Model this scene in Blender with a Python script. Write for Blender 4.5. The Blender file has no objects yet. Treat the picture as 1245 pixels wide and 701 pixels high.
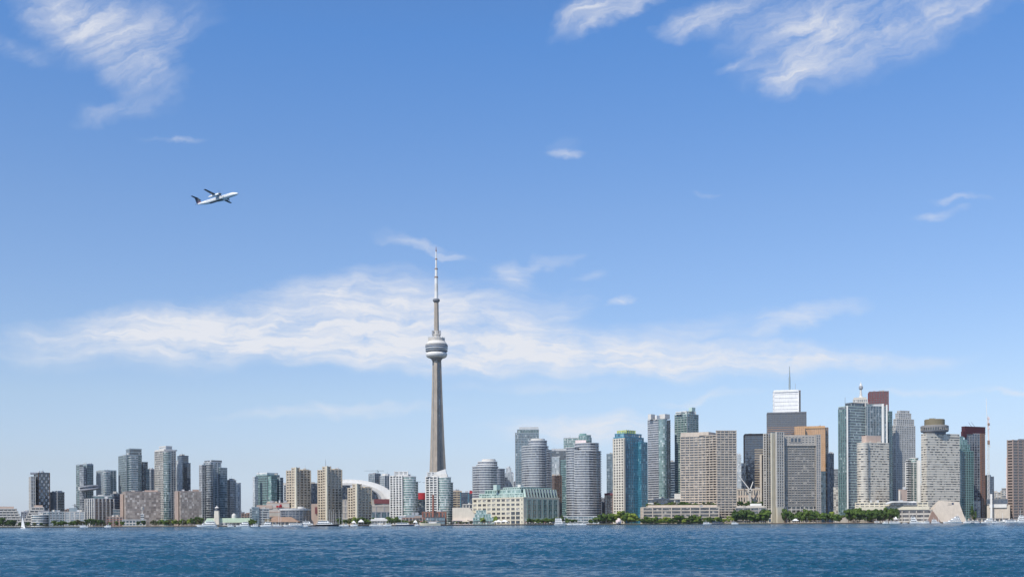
import bpy, bmesh, math, random
import numpy as np
from mathutils import Matrix, Vector
rnd = random.Random(7)
SC = bpy.context.scene
COL = SC.collection
rad = math.radians

# ------------------------------------------------------------------ camera
FPX, CX, YH, CAMH, ROLL = 1380.0, 622.5, 635.0, 3.6, rad(0.28)
cd = bpy.data.cameras.new('camera'); cam = bpy.data.objects.new('camera', cd); COL.objects.link(cam)
cd.sensor_fit = 'HORIZONTAL'; cd.sensor_width = 36; cd.lens = 36 * FPX / 1245
cd.shift_y = (YH - 350.5) / 1245
cd.clip_start = 1; cd.clip_end = 80000
cam.matrix_world = Matrix.Translation((0, 0, CAMH)) @ Matrix.Rotation(rad(90), 4, 'X') @ Matrix.Rotation(-ROLL, 4, 'Z')
SC.camera = cam
SC.view_settings.view_transform = 'Standard'; SC.view_settings.look = 'None'
SC.view_settings.exposure = 0.0; SC.view_settings.gamma = 1
SC.render.film_transparent = False
SC.cycles.max_bounces = 6; SC.cycles.diffuse_bounces = 3; SC.cycles.glossy_bounces = 3
SC.cycles.sample_clamp_indirect = 4; SC.cycles.sample_clamp_direct = 8

# ------------------------------------------------------------------ sun and sky
SUN_EL, SUN_AZ = 48.0, 218.0            # azimuth clockwise from +Y (view direction): behind the camera, to its left
sd = bpy.data.lights.new('sun', 'SUN'); so = bpy.data.objects.new('sun', sd); COL.objects.link(so)
sd.energy = 4.6; sd.angle = rad(0.53); sd.color = (1.0, 0.94, 0.84)
sv = Vector((math.sin(rad(SUN_AZ)) * math.cos(rad(SUN_EL)), math.cos(rad(SUN_AZ)) * math.cos(rad(SUN_EL)), math.sin(rad(SUN_EL))))
so.rotation_euler = sv.to_track_quat('Z', 'Y').to_euler()

class NT:
    def __init__(self, tree): self.t = tree; self.n = tree.nodes; self.l = tree.links
    def put(self, sock, v):
        if isinstance(v, bpy.types.NodeSocket): self.l.new(v, sock)
        elif v is not None: sock.default_value = v
    def m(self, op, a, b=None, c=None, clamp=False):
        x = self.n.new('ShaderNodeMath'); x.operation = op; x.use_clamp = clamp
        for i, v in enumerate((a, b, c)):
            if v is not None: self.put(x.inputs[i], v)
        return x.outputs[0]
    def vm(self, op, a, b=None, out=0):
        x = self.n.new('ShaderNodeVectorMath'); x.operation = op
        self.put(x.inputs[0], a)
        if b is not None: self.put(x.inputs[1], b)
        return x.outputs[out]
    def comb(self, x, y, z):
        c = self.n.new('ShaderNodeCombineXYZ')
        for i, v in enumerate((x, y, z)): self.put(c.inputs[i], v)
        return c.outputs[0]
    def sep(self, v):
        c = self.n.new('ShaderNodeSeparateXYZ'); self.put(c.inputs[0], v); return c.outputs
    def noise(self, vec, scale, detail=4, rough=.5, dist=0.0, lac=2.0, color=False):
        x = self.n.new('ShaderNodeTexNoise'); self.put(x.inputs['Vector'], vec)
        x.inputs['Scale'].default_value = scale; x.inputs['Detail'].default_value = detail
        x.inputs['Roughness'].default_value = rough; x.inputs['Distortion'].default_value = dist; x.inputs['Lacunarity'].default_value = lac
        return x.outputs['Color' if color else 0]
    def white(self, vec):
        x = self.n.new('ShaderNodeTexWhiteNoise'); x.noise_dimensions = '3D'; self.put(x.inputs['Vector'], vec); return x.outputs['Value']
    def mr(self, v, a, b, c=0., d=1., typ='LINEAR'):
        x = self.n.new('ShaderNodeMapRange'); x.interpolation_type = typ
        for i, q in enumerate((v, a, b, c, d)): self.put(x.inputs[i], q)
        return x.outputs[0]
    def mapping(self, v, loc=(0, 0, 0), rot=(0, 0, 0), scale=(1, 1, 1), typ='POINT'):
        x = self.n.new('ShaderNodeMapping'); x.vector_type = typ; self.put(x.inputs[0], v)
        x.inputs[1].default_value = loc; x.inputs[2].default_value = rot; x.inputs[3].default_value = scale
        return x.outputs[0]
    def mix(self, f, a, b, blend='MIX'):
        x = self.n.new('ShaderNodeMix'); x.data_type = 'RGBA'; x.blend_type = blend; x.clamp_factor = True
        self.put(x.inputs[0], f); self.put(x.inputs[6], a); self.put(x.inputs[7], b)
        return x.outputs[2]
    def ramp(self, f, stops):
        x = self.n.new('ShaderNodeValToRGB'); e = x.color_ramp.elements
        while len(e) < len(stops): e.new(0.5)
        for el, (p, c) in zip(e, stops): el.position = p; el.color = (*c, 1)
        self.put(x.inputs[0], f); return x.outputs[0]

world = bpy.data.worlds.new('World'); SC.world = world; world.use_nodes = True
W = NT(world.node_tree); bg = W.n['Background']
sky = W.n.new('ShaderNodeTexSky'); sky.sky_type = 'NISHITA'; sky.sun_disc = False
sky.sun_elevation = rad(SUN_EL); sky.sun_rotation = rad(SUN_AZ); sky.dust_density = 0.4; sky.ozone_density = 2.0
bg.inputs[1].default_value = 0.1
tc = W.n.new('ShaderNodeTexCoord'); dirv = tc.outputs['Generated']
dx, dy, dz = W.sep(dirv)
elev = W.m('MULTIPLY', W.m('ARCSINE', dz), 180 / math.pi)
tint = W.ramp(W.m('DIVIDE', elev, 40.0), [(0.0, (.56, .67, 1.0)), (.022, (.50, .575, .85)), (.075, (.535, .55, .70)), (.155, (.60, .60, .68)), (.38, (.54, .63, .765)), (.58, (.405, .635, .88)), (1.0, (.47, .58, .74))])
skycol = W.mix(1.0, W.vm('SCALE', sky.outputs[0]), tint, 'MULTIPLY')
W.n[-1].inputs[0].default_value = 1.0
sc2 = W.n.new('ShaderNodeVectorMath'); sc2.operation = 'SCALE'; W.l.new(skycol, sc2.inputs[0]); sc2.inputs[3].default_value = 2.0
skycol = sc2.outputs[0]
# cirrus: placed on the sky by direction (azimuth / elevation tangents), 1 unit = 100 / 1380 of a tangent
ady = W.m('MAXIMUM', W.m('ABSOLUTE', dy), 0.02)
U = W.m('MULTIPLY', W.m('DIVIDE', dx, ady), FPX / 100)
V = W.m('MULTIPLY', W.m('DIVIDE', dz, ady), FPX / 100)
uv = W.comb(U, V, 0.0)
w1 = W.vm('SUBTRACT', W.noise(uv, .9, 4, .55, color=True), (.5, .5, .5))
w2 = W.vm('SUBTRACT', W.noise(W.mapping(uv, scale=(1, 1.6, 1)), 3.2, 6, .6, color=True), (.5, .5, .5))
uvw = W.vm('ADD', W.vm('ADD', uv, W.vm('MULTIPLY', w1, (1.0, .5, 0))), W.vm('MULTIPLY', w2, (.40, .15, 0)))
CL = [  # photo px: centre x, y, radius x, y, tilt (deg, + = rises to the right), strength
 (330, 400, 290, 40, 3, 1.0), (180, 398, 180, 24, 2, .65), (420, 352, 120, 28, 5, .62), (500, 372, 140, 40, -6, .6), (600, 424, 280, 30, -3, .95),
 (470, 428, 130, 26, -6, .75), (850, 436, 270, 21, -1, .8), (1045, 440, 130, 9, 3, .6), (780, 410, 160, 22, 6, .45), (640, 395, 90, 30, 20, .35),
 (110, 25, 90, 52, -28, .9), (180, 75, 48, 58, 35, .62), (140, 134, 48, 13, 12, .5), (208, 166, 42, 4, -2, .42), (15, 62, 50, 16, -15, .4), (215, 20, 60, 40, 0, .35),
 (742, 14, 75, 20, 22, .95), (735, 38, 40, 10, 25, .5), (850, 32, 55, 14, 12, .72), (880, 8, 70, 16, 20, .55), (985, 38, 95, 66, 10, .8), (968, 97, 34, 26, 30, .6), (1085, 34, 150, 50, 18, .66),
 (1180, 5, 80, 24, 15, .5), (910, 83, 40, 6, 5, .3), (685, 190, 24, 6, 4, .6), (684, 180, 30, 14, 20, .22), (512, 293, 62, 8, -14, .42), (545, 304, 18, 5, -4, .6), (622, 334, 32, 20, -20, .55), (665, 320, 38, 11, 22, .42), (720, 332, 26, 7, 10, .35),
 (765, 361, 22, 6, 18, .5), (975, 392, 75, 14, 14, .62), (1138, 265, 32, 6, 6, .5), (1165, 248, 30, 5, -5, .42), (725, 524, 125, 18, 0, .8), (400, 501, 150, 9, 1, .5),
 (860, 486, 60, 6, 10, .42), (1120, 478, 90, 6, 1, .35), (1235, 482, 40, 5, 0, .5), (848, 233, 12, 3, 6, .25), (640, 470, 120, 8, 0, .3), (820, 455, 70, 10, -10, .3), (60, 430, 80, 6, 0, .18)]
acc = None
for (px, py, rx, ry, tl, st) in CL:
    mp = W.mapping(uvw, ((px - CX) / 100, (YH - py) / 100, 0), (0, 0, rad(tl)), (rx / 100, ry / 100, 1), 'TEXTURE')
    f = W.m('MULTIPLY', W.mr(W.vm('LENGTH', mp, out=1), 1.5, 0.05, 0, 1, 'SMOOTHSTEP'), st)
    acc = f if acc is None else W.m('SUBTRACT', W.m('ADD', acc, f), W.m('MULTIPLY', acc, f))
fib = W.m('ADD', W.m('MULTIPLY', W.noise(W.mapping(uvw, rot=(0, 0, rad(4)), scale=(1.0, .43, 1), typ='TEXTURE'), 1.5, 14, .66, .3), .5), W.m('MULTIPLY', W.noise(W.mapping(uvw, rot=(0, 0, rad(-3)), scale=(1.8, .2, 1), typ='TEXTURE'), 1.7, 12, .62, .2), .5))
fib2 = W.m('ADD', W.m('MULTIPLY', W.noise(W.mapping(uvw, rot=(0, 0, rad(32)), scale=(1.0, .5, 1), typ='TEXTURE'), 1.2, 14, .64, .4), .5), W.m('MULTIPLY', W.noise(W.mapping(uvw, rot=(0, 0, rad(26)), scale=(1.6, .24, 1), typ='TEXTURE'), 1.7, 12, .6, .05), .5))
hi = W.mr(V, 3.4, 4.6, 0, 1, 'SMOOTHSTEP')            # the high wisps streak upward, the low band lies flat
mixn = W.m('ADD', W.m('MULTIPLY', fib, W.m('SUBTRACT', 1.0, hi)), W.m('MULTIPLY', fib2, hi))
nst = W.mr(mixn, .34, .68, 0, 1)
alpha = W.m('POWER', W.mr(W.m('MULTIPLY', acc, W.m('ADD', W.m('SUBTRACT', .37, W.m('MULTIPLY', hi, .17)), W.m('MULTIPLY', nst, 1.25))), .05, 1.0, 0, .98), 1.25)
ccol = W.mix(W.mr(V, 1.0, 6.0, 0, 1), (8.6, 8.75, 9.2, 1), (6.9, 7.3, 8.3, 1))
W.l.new(W.mix(alpha, skycol, ccol), bg.inputs[0])
world.cycles.sampling_method = 'MANUAL'; world.cycles.sample_map_resolution = 512

# ------------------------------------------------------------------ picture measures -> world
cr, sr = math.cos(ROLL), math.sin(ROLL)
def ray(px, py):
    a, b = px - CX, YH - py
    return (a * cr + b * sr) / FPX, (-a * sr + b * cr) / FPX
def X(px, D, py=628): return ray(px, py)[0] * D
def Z(px, py, D): return CAMH + ray(px, py)[1] * D
def pt(px, py, D): u, v = ray(px, py); return Vector((u * D, D, CAMH + v * D))

# ------------------------------------------------------------------ materials
def newmat(name):
    m = bpy.data.materials.new(name); m.use_nodes = True
    return m, NT(m.node_tree), m.node_tree.nodes['Principled BSDF']
def wall_mat(name, col, rough=.8, var=.14, scale=.12, streak=True):
    m, t, b = newmat(name)
    o = t.n.new('ShaderNodeTexCoord').outputs['Object']
    n1 = t.noise(o, scale, 5, .6)
    n2 = t.noise(t.mapping(o, scale=(1, 1, .12)), .5, 3, .6) if streak else n1
    k = t.mr(t.m('ADD', n1, n2), .6, 1.4, 1 - var, 1 + var)
    t.put(b.inputs['Base Color'], t.vm('MULTIPLY', (*col,), t.comb(k, k, k)))
    b.inputs['Roughness'].default_value = rough; b.inputs['Specular IOR Level'].default_value = .3
    return m
def glass_mat(name, c1, c2, w=2.4, h=3.75, bias=.5, rough=.12, spec=.8, metal=0.0, light=None, pl=.08):
    """window wall: each pane (a cell of the facade grid) has its own blind / interior tone"""
    m, t, b = newmat(name)
    o = t.n.new('ShaderNodeTexCoord').outputs['Object']
    x, y, z = t.sep(o)
    fl = lambda v, s, off=0.31: t.m('FLOOR', t.m('ADD', t.m('DIVIDE', v, s), off))
    cell = t.white(t.comb(fl(x, w), fl(y, w), fl(z, h, .05)))
    big = t.noise(o, .035, 3, .6)
    f = t.m('ADD', t.m('MULTIPLY', cell, .75), t.m('MULTIPLY', t.m('SUBTRACT', big, .5), 1.1))
    c = t.mix(t.m('ADD', f, bias - .45, clamp=True), (*c1, 1), (*c2, 1))
    if light:
        c = t.mix(t.m('GREATER_THAN', t.white(t.comb(fl(y, w), fl(x, w), fl(z, h, .05))), 1 - pl), c, (*light, 1))
    t.put(b.inputs['Base Color'], c)
    b.inputs['Roughness'].default_value = rough; b.inputs['Specular IOR Level'].default_value = spec; b.inputs['Metallic'].default_value = metal
    b.inputs['IOR'].default_value = 1.6 if rough > .4 else 1.85
    wn = t.n.new('ShaderNodeTexWhiteNoise'); wn.noise_dimensions = '3D'; t.put(wn.inputs['Vector'], t.comb(fl(x, w), fl(y, w), fl(z, h, .05)))
    tilt = t.n.new('ShaderNodeVectorMath'); tilt.operation = 'SCALE'; t.put(tilt.inputs[0], t.vm('SUBTRACT', wn.outputs['Color'], (.5, .5, .5))); tilt.inputs[3].default_value = .07
    t.put(b.inputs['Normal'], t.vm('NORMALIZE', t.vm('ADD', t.n.new('ShaderNodeNewGeometry').outputs['Normal'], tilt.outputs[0])))
    return m
def paint(name, col, rough=.5, metal=0.0, spec=.5):
    m, t, b = newmat(name)
    o = t.n.new('ShaderNodeTexCoord').outputs['Object']
    k = t.mr(t.noise(o, .7, 4, .6), .3, .7, .9, 1.08)
    t.put(b.inputs['Base Color'], t.vm('MULTIPLY', (*col,), t.comb(k, k, k)))
    b.inputs['Roughness'].default_value = rough; b.inputs['Metallic'].default_value = metal; b.inputs['Specular IOR Level'].default_value = spec
    return m

M = {}
for k, c in dict(conc=(.40, .37, .33), conc_d=(.24, .23, .22), conc_l=(.52, .49, .44), towerconc=(.36, .31, .255), cream=(.62, .575, .455), creamd=(.50, .42, .30), buff=(.55, .475, .37), bright=(.84, .84, .83), beige=(.54, .465, .385),
                 white=(.70, .69, .66), offw=(.60, .58, .54), pale=(.50, .51, .51), palegreen=(.46, .57, .52), grey=(.32, .33, .35), greyd=(.16, .17, .19), bluegrey=(.27, .33, .36), lav=(.30, .31, .345),
                 rust=(.24, .13, .095), brick=(.29, .125, .09), pinkbrick=(.36, .28, .24), pinkstone=(.52, .40, .33), brown=(.17, .115, .085), brown2=(.29, .20, .16), maroon=(.075, .022, .03), red=(.40, .03, .04), redpanel=(.20, .065, .07), scotia=(.20, .045, .045),
                 gold=(.56, .345, .18), creamy=(.62, .57, .48), tan=(.54, .475, .395), roofgreen=(.50, .61, .46), rooftan=(.30, .20, .14), teal=(.06, .23, .32), yellowgreen=(.48, .52, .18), navy=(.012, .02, .045), black=(.02, .02, .024), olive=(.20, .17, .11),
                 coppergreen=(.22, .36, .34), steel=(.50, .52, .54), pinkwhite=(.74, .62, .60), bluedk=(.03, .06, .12), darkroof=(.09, .09, .10)).items():
    M[k] = wall_mat('wall_' + k, c, var=.3 if k == 'towerconc' else .14, scale=.05 if k == 'towerconc' else .12)
G = dict(
 blue=glass_mat('glass_blue', (.03, .058, .08), (.15, .225, .265), light=(.36, .42, .44), pl=.06),
 green=glass_mat('glass_green', (.024, .06, .064), (.12, .20, .195), light=(.34, .42, .40), pl=.06),
 grey=glass_mat('glass_grey', (.05, .062, .075), (.22, .25, .275), light=(.5, .52, .53)),
 dark=glass_mat('glass_dark', (.016, .022, .03), (.075, .09, .105), light=(.25, .26, .26), pl=.05),
 navy=glass_mat('glass_navy', (.008, .016, .034), (.03, .05, .085), w=3, spec=.9),
 teal=glass_mat('glass_teal', (.010, .07, .12), (.04, .19, .27), light=(.2, .38, .45), pl=.10),
 lav=glass_mat('glass_lavender', (.05, .058, .075), (.20, .215, .255), light=(.3, .3, .33), pl=.03),
 win=glass_mat('glass_window', (.015, .015, .016), (.09, .08, .07), w=3, bias=.42, light=(.32, .28, .23), pl=.10),
 ribbon=glass_mat('glass_ribbon', (.02, .02, .022), (.12, .11, .10), w=3.2, bias=.4, light=(.52, .48, .41), pl=.64),
 plain=glass_mat('glass_plain_dark', (.03, .034, .042), (.045, .05, .06), w=3, pl=0),
 winl=glass_mat('glass_window_light', (.05, .05, .05), (.42, .40, .36), w=3.4, bias=.62, light=(.6, .57, .5), pl=.35),
 pgreen=glass_mat('glass_pale_green', (.07, .14, .135), (.28, .40, .37), light=(.5, .58, .55), pl=.15),
 steel=glass_mat('glass_pale_grey', (.26, .30, .32), (.5, .54, .56), light=(.66, .68, .68), pl=.15),
 brown=glass_mat('glass_brown', (.03, .022, .02), (.10, .07, .06), w=3),
 goldg=glass_mat('glass_gold', (.36, .19, .08), (.50, .29, .135), w=3, pl=0),
 mottle=glass_mat('brick_mottled', (.15, .13, .12), (.45, .395, .345), w=3.2, h=3.4, bias=.62, rough=.7, spec=.2, light=(.56, .51, .46), pl=.10),
)

# ------------------------------------------------------------------ mesh builder
class MB:
    def __init__(s): s.v = []; s.f = []; s.m = []; s.mats = []
    def mi(s, mat):
        if mat not in s.mats: s.mats.append(mat)
        return s.mats.index(mat)
    def face(s, pts, mat):
        i = len(s.v); s.v += [tuple(p) for p in pts]; s.f.append(tuple(range(i, i + len(pts)))); s.m.append(s.mi(mat))
    def prism(s, poly, z0, z1, mat, top=None, poly2=None):
        n = len(poly); p2 = poly2 or poly; i = len(s.v); k = s.mi(mat)
        s.v += [(p[0], p[1], z0) for p in poly] + [(p[0], p[1], z1) for p in p2]
        for a in range(n):
            b = (a + 1) % n; s.f.append((i + a, i + b, i + n + b, i + n + a)); s.m.append(k)
        s.f.append(tuple(i + n + a for a in range(n))); s.m.append(s.mi(top) if top else k)
        s.f.append(tuple(i + a for a in reversed(range(n)))); s.m.append(k)
    def box(s, c, d, mat, ang=0.0):
        ca, sa = math.cos(ang), math.sin(ang); hx, hy, hz = d[0] / 2, d[1] / 2, d[2] / 2
        poly = [(c[0] + x * ca - y * sa, c[1] + x * sa + y * ca) for x, y in ((-hx, -hy), (hx, -hy), (hx, hy), (-hx, hy))]
        s.prism(poly, c[2] - hz, c[2] + hz, mat)
    def tube(s, p, q, r0, r1, mat, n=8):
        p = Vector(p); q = Vector(q); a = (q - p).normalized(); u = a.orthogonal().normalized(); w = a.cross(u)
        i = len(s.v); k = s.mi(mat)
        for c, r in ((p, r0), (q, r1)):
            s.v += [tuple(c + (u * math.cos(t) + w * math.sin(t)) * r) for t in (2 * math.pi * j / n for j in range(n))]
        for j in range(n):
            b = (j + 1) % n; s.f.append((i + j, i + b, i + n + b, i + n + j)); s.m.append(k)
        s.f.append(tuple(i + n + j for j in range(n))); s.m.append(k)
        s.f.append(tuple(i + j for j in reversed(range(n)))); s.m.append(k)
    def lathe(s, prof, mat, n=40, c=(0, 0)):
        """prof: list of (radius, z[, material])"""
        i = len(s.v)
        for r in prof: s.v += [(c[0] + r[0] * math.cos(2 * math.pi * j / n), c[1] + r[0] * math.sin(2 * math.pi * j / n), r[1]) for j in range(n)]
        for a in range(len(prof) - 1):
            k = s.mi(prof[a][2] if len(prof[a]) > 2 else mat)
            for j in range(n):
                b = (j + 1) % n; s.f.append((i + a * n + j, i + a * n + b, i + (a + 1) * n + b, i + (a + 1) * n + j)); s.m.append(k)
        s.f.append(tuple(i + (len(prof) - 1) * n + j for j in range(n))); s.m.append(s.mi(mat))
        s.f.append(tuple(i + j for j in reversed(range(n)))); s.m.append(s.mi(mat))
    def loft(s, rings, mat, cap=True):
        i = len(s.v); n = len(rings[0]); k = s.mi(mat)
        for r in rings: s.v += [tuple(p) for p in r]
        for a in range(len(rings) - 1):
            for j in range(n):
                b = (j + 1) % n; s.f.append((i + a * n + j, i + a * n + b, i + (a + 1) * n + b, i + (a + 1) * n + j)); s.m.append(k)
        if cap:
            s.f.append(tuple(i + j for j in reversed(range(n)))); s.m.append(k)
            s.f.append(tuple(i + (len(rings) - 1) * n + j for j in range(n))); s.m.append(k)
    def mesh(s, name, smooth=False):
        me = bpy.data.meshes.new(name); me.from_pydata(s.v, [], s.f)
        for m in s.mats: me.materials.append(m)
        me.polygons.foreach_set('material_index', s.m)
        if smooth: me.polygons.foreach_set('use_smooth', [True] * len(s.f))
        me.update(); return me
    def build(s, name, parent=None, smooth=False, loc=(0, 0, 0)):
        o = bpy.data.objects.new(name, s.mesh(name, smooth)); COL.objects.link(o)
        o.location = loc
        if parent: o.parent = parent
        return o

def thing(name, label, cat, loc=(0, 0, 0), group=None, rz=0.0):
    o = bpy.data.objects.new(name, None); COL.objects.link(o); o.empty_display_size = 2
    o.location = loc; o.rotation_euler = (0, 0, rz); o['label'] = label; o['category'] = cat
    if group: o['group'] = group
    return o
def tag(o, label, cat, group=None):
    o['label'] = label; o['category'] = cat
    if group: o['group'] = group
    return o
def child(parent, mesh, name, loc=(0, 0, 0), rot=(0, 0, 0)):
    o = bpy.data.objects.new(name, mesh); COL.objects.link(o); o.parent = parent; o.location = loc; o.rotation_euler = rot; return o

# ------------------------------------------------------------------ footprints (world xy, counter-clockwise, front edge(s) first)
def solve(C, d, u):           # point C + t d seen at tangent u
    return (u * C[1] - C[0]) / (d[0] - u * d[1])
def Cn(p0, pc, p1, D, th):    # a corner towards the camera; th = turn of the plan (towards the line of sight where the grid angle would hide a face)
    C = (X(pc, D), D)
    for t in (rad(th), rad(th) + math.atan(C[0] / D)):
        dl = (-math.cos(t), math.sin(t)); dr = (math.sin(t), math.cos(t))
        a = solve(C, dl, X(p0, 1)); b = solve(C, dr, X(p1, 1))
        if 0 < a < 95 and 0 < b < 95: break
    L = (C[0] + a * dl[0], C[1] + a * dl[1]); R = (C[0] + b * dr[0], C[1] + b * dr[1])
    if a <= 0 or b <= 0 or max(a,b)>130: print('CN', p0, pc, p1, D, th, a, b)
    return [L, C, R, (L[0] + R[0] - C[0], L[1] + R[1] - C[1])]
def Fr(p0, p1, D, dep, yaw=None):   # a front square to the line of sight (or turned by yaw degrees)
    u0, u1 = X(p0, 1), X(p1, 1); um = (u0 + u1) / 2
    a = -math.atan(um) if yaw is None else rad(yaw)
    d = (math.cos(a), math.sin(a)); C = (um * D, D)
    t0 = solve(C, d, u0); t1 = solve(C, d, u1); n = (-d[1], d[0])
    A = (C[0] + t0 * d[0], C[1] + t0 * d[1]); B = (C[0] + t1 * d[0], C[1] + t1 * d[1])
    return [A, B, (B[0] + n[0] * dep, B[1] + n[1] * dep), (A[0] + n[0] * dep, A[1] + n[1] * dep)]
def Ro(p0, p1, D, n=26, dep=None):   # round / oval plan, D = its nearest point
    w = (X(p1, D) - X(p0, D)) / 2; dd = dep or w; cx = X((p0 + p1) / 2, D); cy = D + dd
    cx *= cy / D; w *= cy / D * .995
    return [(cx + w * math.cos(2 * math.pi * j / n - math.pi / 2), cy + dd * math.sin(2 * math.pi * j / n - math.pi / 2)) for j in range(n)]
def Pl(*a): return [(X(p, d), d) for p, d in a]
def inset(poly, o):
    n = len(poly); out = []
    for i in range(n):
        p, q, r = Vector(poly[i - 1]).to_2d(), Vector(poly[i]).to_2d(), Vector(poly[(i + 1) % n]).to_2d()
        a = (q - p).normalized(); b = (r - q).normalized()
        n1 = Vector((a.y, -a.x)); n2 = Vector((b.y, -b.x)); k = (n1 + n2); k = k / max(.3, k.length_squared / 2)
        out.append((q.x + k.x * o, q.y + k.y * o))
    return out

# ------------------------------------------------------------------ facades
def S(g, b='conc', p=None, fh=3.2, bh=1.0, bo=.3, ps=0., pw=.6, po=.42, e=None, pe=None, top=1.2, roof='darkroof'):
    return dict(g=g, b=b, p=p or b, fh=fh, bh=bh, bo=bo, ps=ps, pw=pw, po=po, e=e, pe=pe, top=top, roof=roof)
def facade(mb, poly, z0, z1, st):
    if isinstance(st, str):
        mb.prism(poly, z0, z1, M[st] if st in M else G[st]); return
    g = G[st['g']] if st['g'] in G else M[st['g']]; b = M[st['b']]; p = M[st['p']]; n = len(poly)
    mb.prism(poly, z0, z1, g, top=M[st['roof']])
    f0 = st['fh'] * (1.25 if st['fh'] < 3.75 else 1); nf = max(1, round((z1 - z0) / f0)); fh = (z1 - z0) / nf
    edges = range(n) if st['e'] is None else st['e']
    def edge_box(i, u0, u1, za, zb, o, mat):
        A = Vector(poly[i]); B = Vector(poly[(i + 1) % n]); d = (B - A).normalized(); nn = Vector((d.y, -d.x))
        P = A + d * u0; Q = A + d * u1
        mb.prism([tuple(P + nn * o), tuple(Q + nn * o), tuple(Q - nn * .05), tuple(P - nn * .05)], za, zb, mat)
    if st['bh'] > 0:
        for k in range(nf + 1):
            za = z0 + k * fh - (st['bh'] * .5 if k else 0); zb = za + (st['bh'] if k < nf else st['top'])
            if st['e'] is None: mb.prism(inset(poly, st['bo']), za, zb, b)
            else:
                for i in edges: edge_box(i, -st['bo'] * .5, (Vector(poly[(i + 1) % n]) - Vector(poly[i])).length + st['bo'] * .5, za, zb, st['bo'], b)
    if st['ps'] > 0:
        for i in (range(n) if st['pe'] is None else st['pe']):
            L = (Vector(poly[(i + 1) % n]) - Vector(poly[i])).length; m = max(1, round(L / st['ps']))
            for k in range(m + 1):
                c = L * k / m; edge_box(i, c - st['pw'] / 2, c + st['pw'] / 2, z0, z1 + st['top'] * .6, st['po'], p)

def building(name, label, cat, vols, group=None):
    """vols: (part name, footprint, style, top py, bottom py or None); the first footprint places the thing; returns root"""
    fp = vols[0][1]; f = min(range(len(fp)), key=lambda i: fp[i][1]); ox, oy = fp[f]
    root = thing(name, label, cat, (ox, oy, 1.2), group)
    byname = {}; tops = []
    for v in vols:
        nm, poly, st, yt, yb = v[:5]
        i = min(range(len(poly)), key=lambda i: poly[i][1]); pD = poly[i][1]; ppx = poly[i][0] / pD * FPX + CX
        zt = Z(ppx, yt, pD) - 1.2; zb = 0.0 if yb is None else Z(ppx, yb, pD) - 1.2
        mb = MB(); facade(mb, [(p[0] - ox, p[1] - oy) for p in poly], zb, zt, st)
        par = byname[v[5]] if len(v) > 5 else root
        byname[nm] = mb.build(nm, par)
        if len(poly) <= 28 and abs(zt) > 14 and not any(k in nm for k in ('sign', 'fin', 'window', 'parapet', 'edge', 'void', 'strip', 'bay')): tops.append((zt, poly, byname[nm]))
    if tops:
        zt, poly, po_ = max(tops, key=lambda q: q[0] + (500 if 'facade' == q[2].name.split('.')[0] else 0)); mx = sum(p[0] for p in poly) / len(poly) - ox; my = sum(p[1] for p in poly) / len(poly) - oy
        for q in range(rnd.randrange(2, 5)):
            p = poly[rnd.randrange(len(poly))]; f = rnd.uniform(.1, .7); w_, d_, h_ = rnd.uniform(2, 6), rnd.uniform(2, 5), rnd.uniform(1.2, 3.2)
            u_ = MB(); u_.box((0, 0, h_ / 2 + .6), (w_, d_, h_ + 1.2), M[rnd.choice(('grey', 'pale', 'conc', 'steel', 'conc_l'))])
            if rnd.random() < .35: u_.tube((w_ * .3, 0, h_), (w_ * .3, 0, h_ + rnd.uniform(2.5, 6)), .16, .08, M['greyd'], 5)
            u_.build('roof_unit', root, False, (mx + (p[0] - ox - mx) * f, my + (p[1] - oy - my) * f, zt))
    return root
def add(root, name, poly, st, zt, zb, parent=None):
    ox, oy, oz = root.location; mb = MB(); facade(mb, [(p[0] - ox, p[1] - oy) for p in poly], zb - oz, zt - oz, st)
    return mb.build(name, parent or root)
def mast(root, px, y0, y1, D, r0, r1, mat, name='antenna', parent=None):
    mb = MB(); o = root.location; a = pt(px, y0, D); a.z = Z(px, y0, D); b = a.copy(); b.z = Z(px, y1, D)
    mb.tube(a - o, b - o, r0, r1, mat, 8); return mb.build(name, parent or root)

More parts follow.
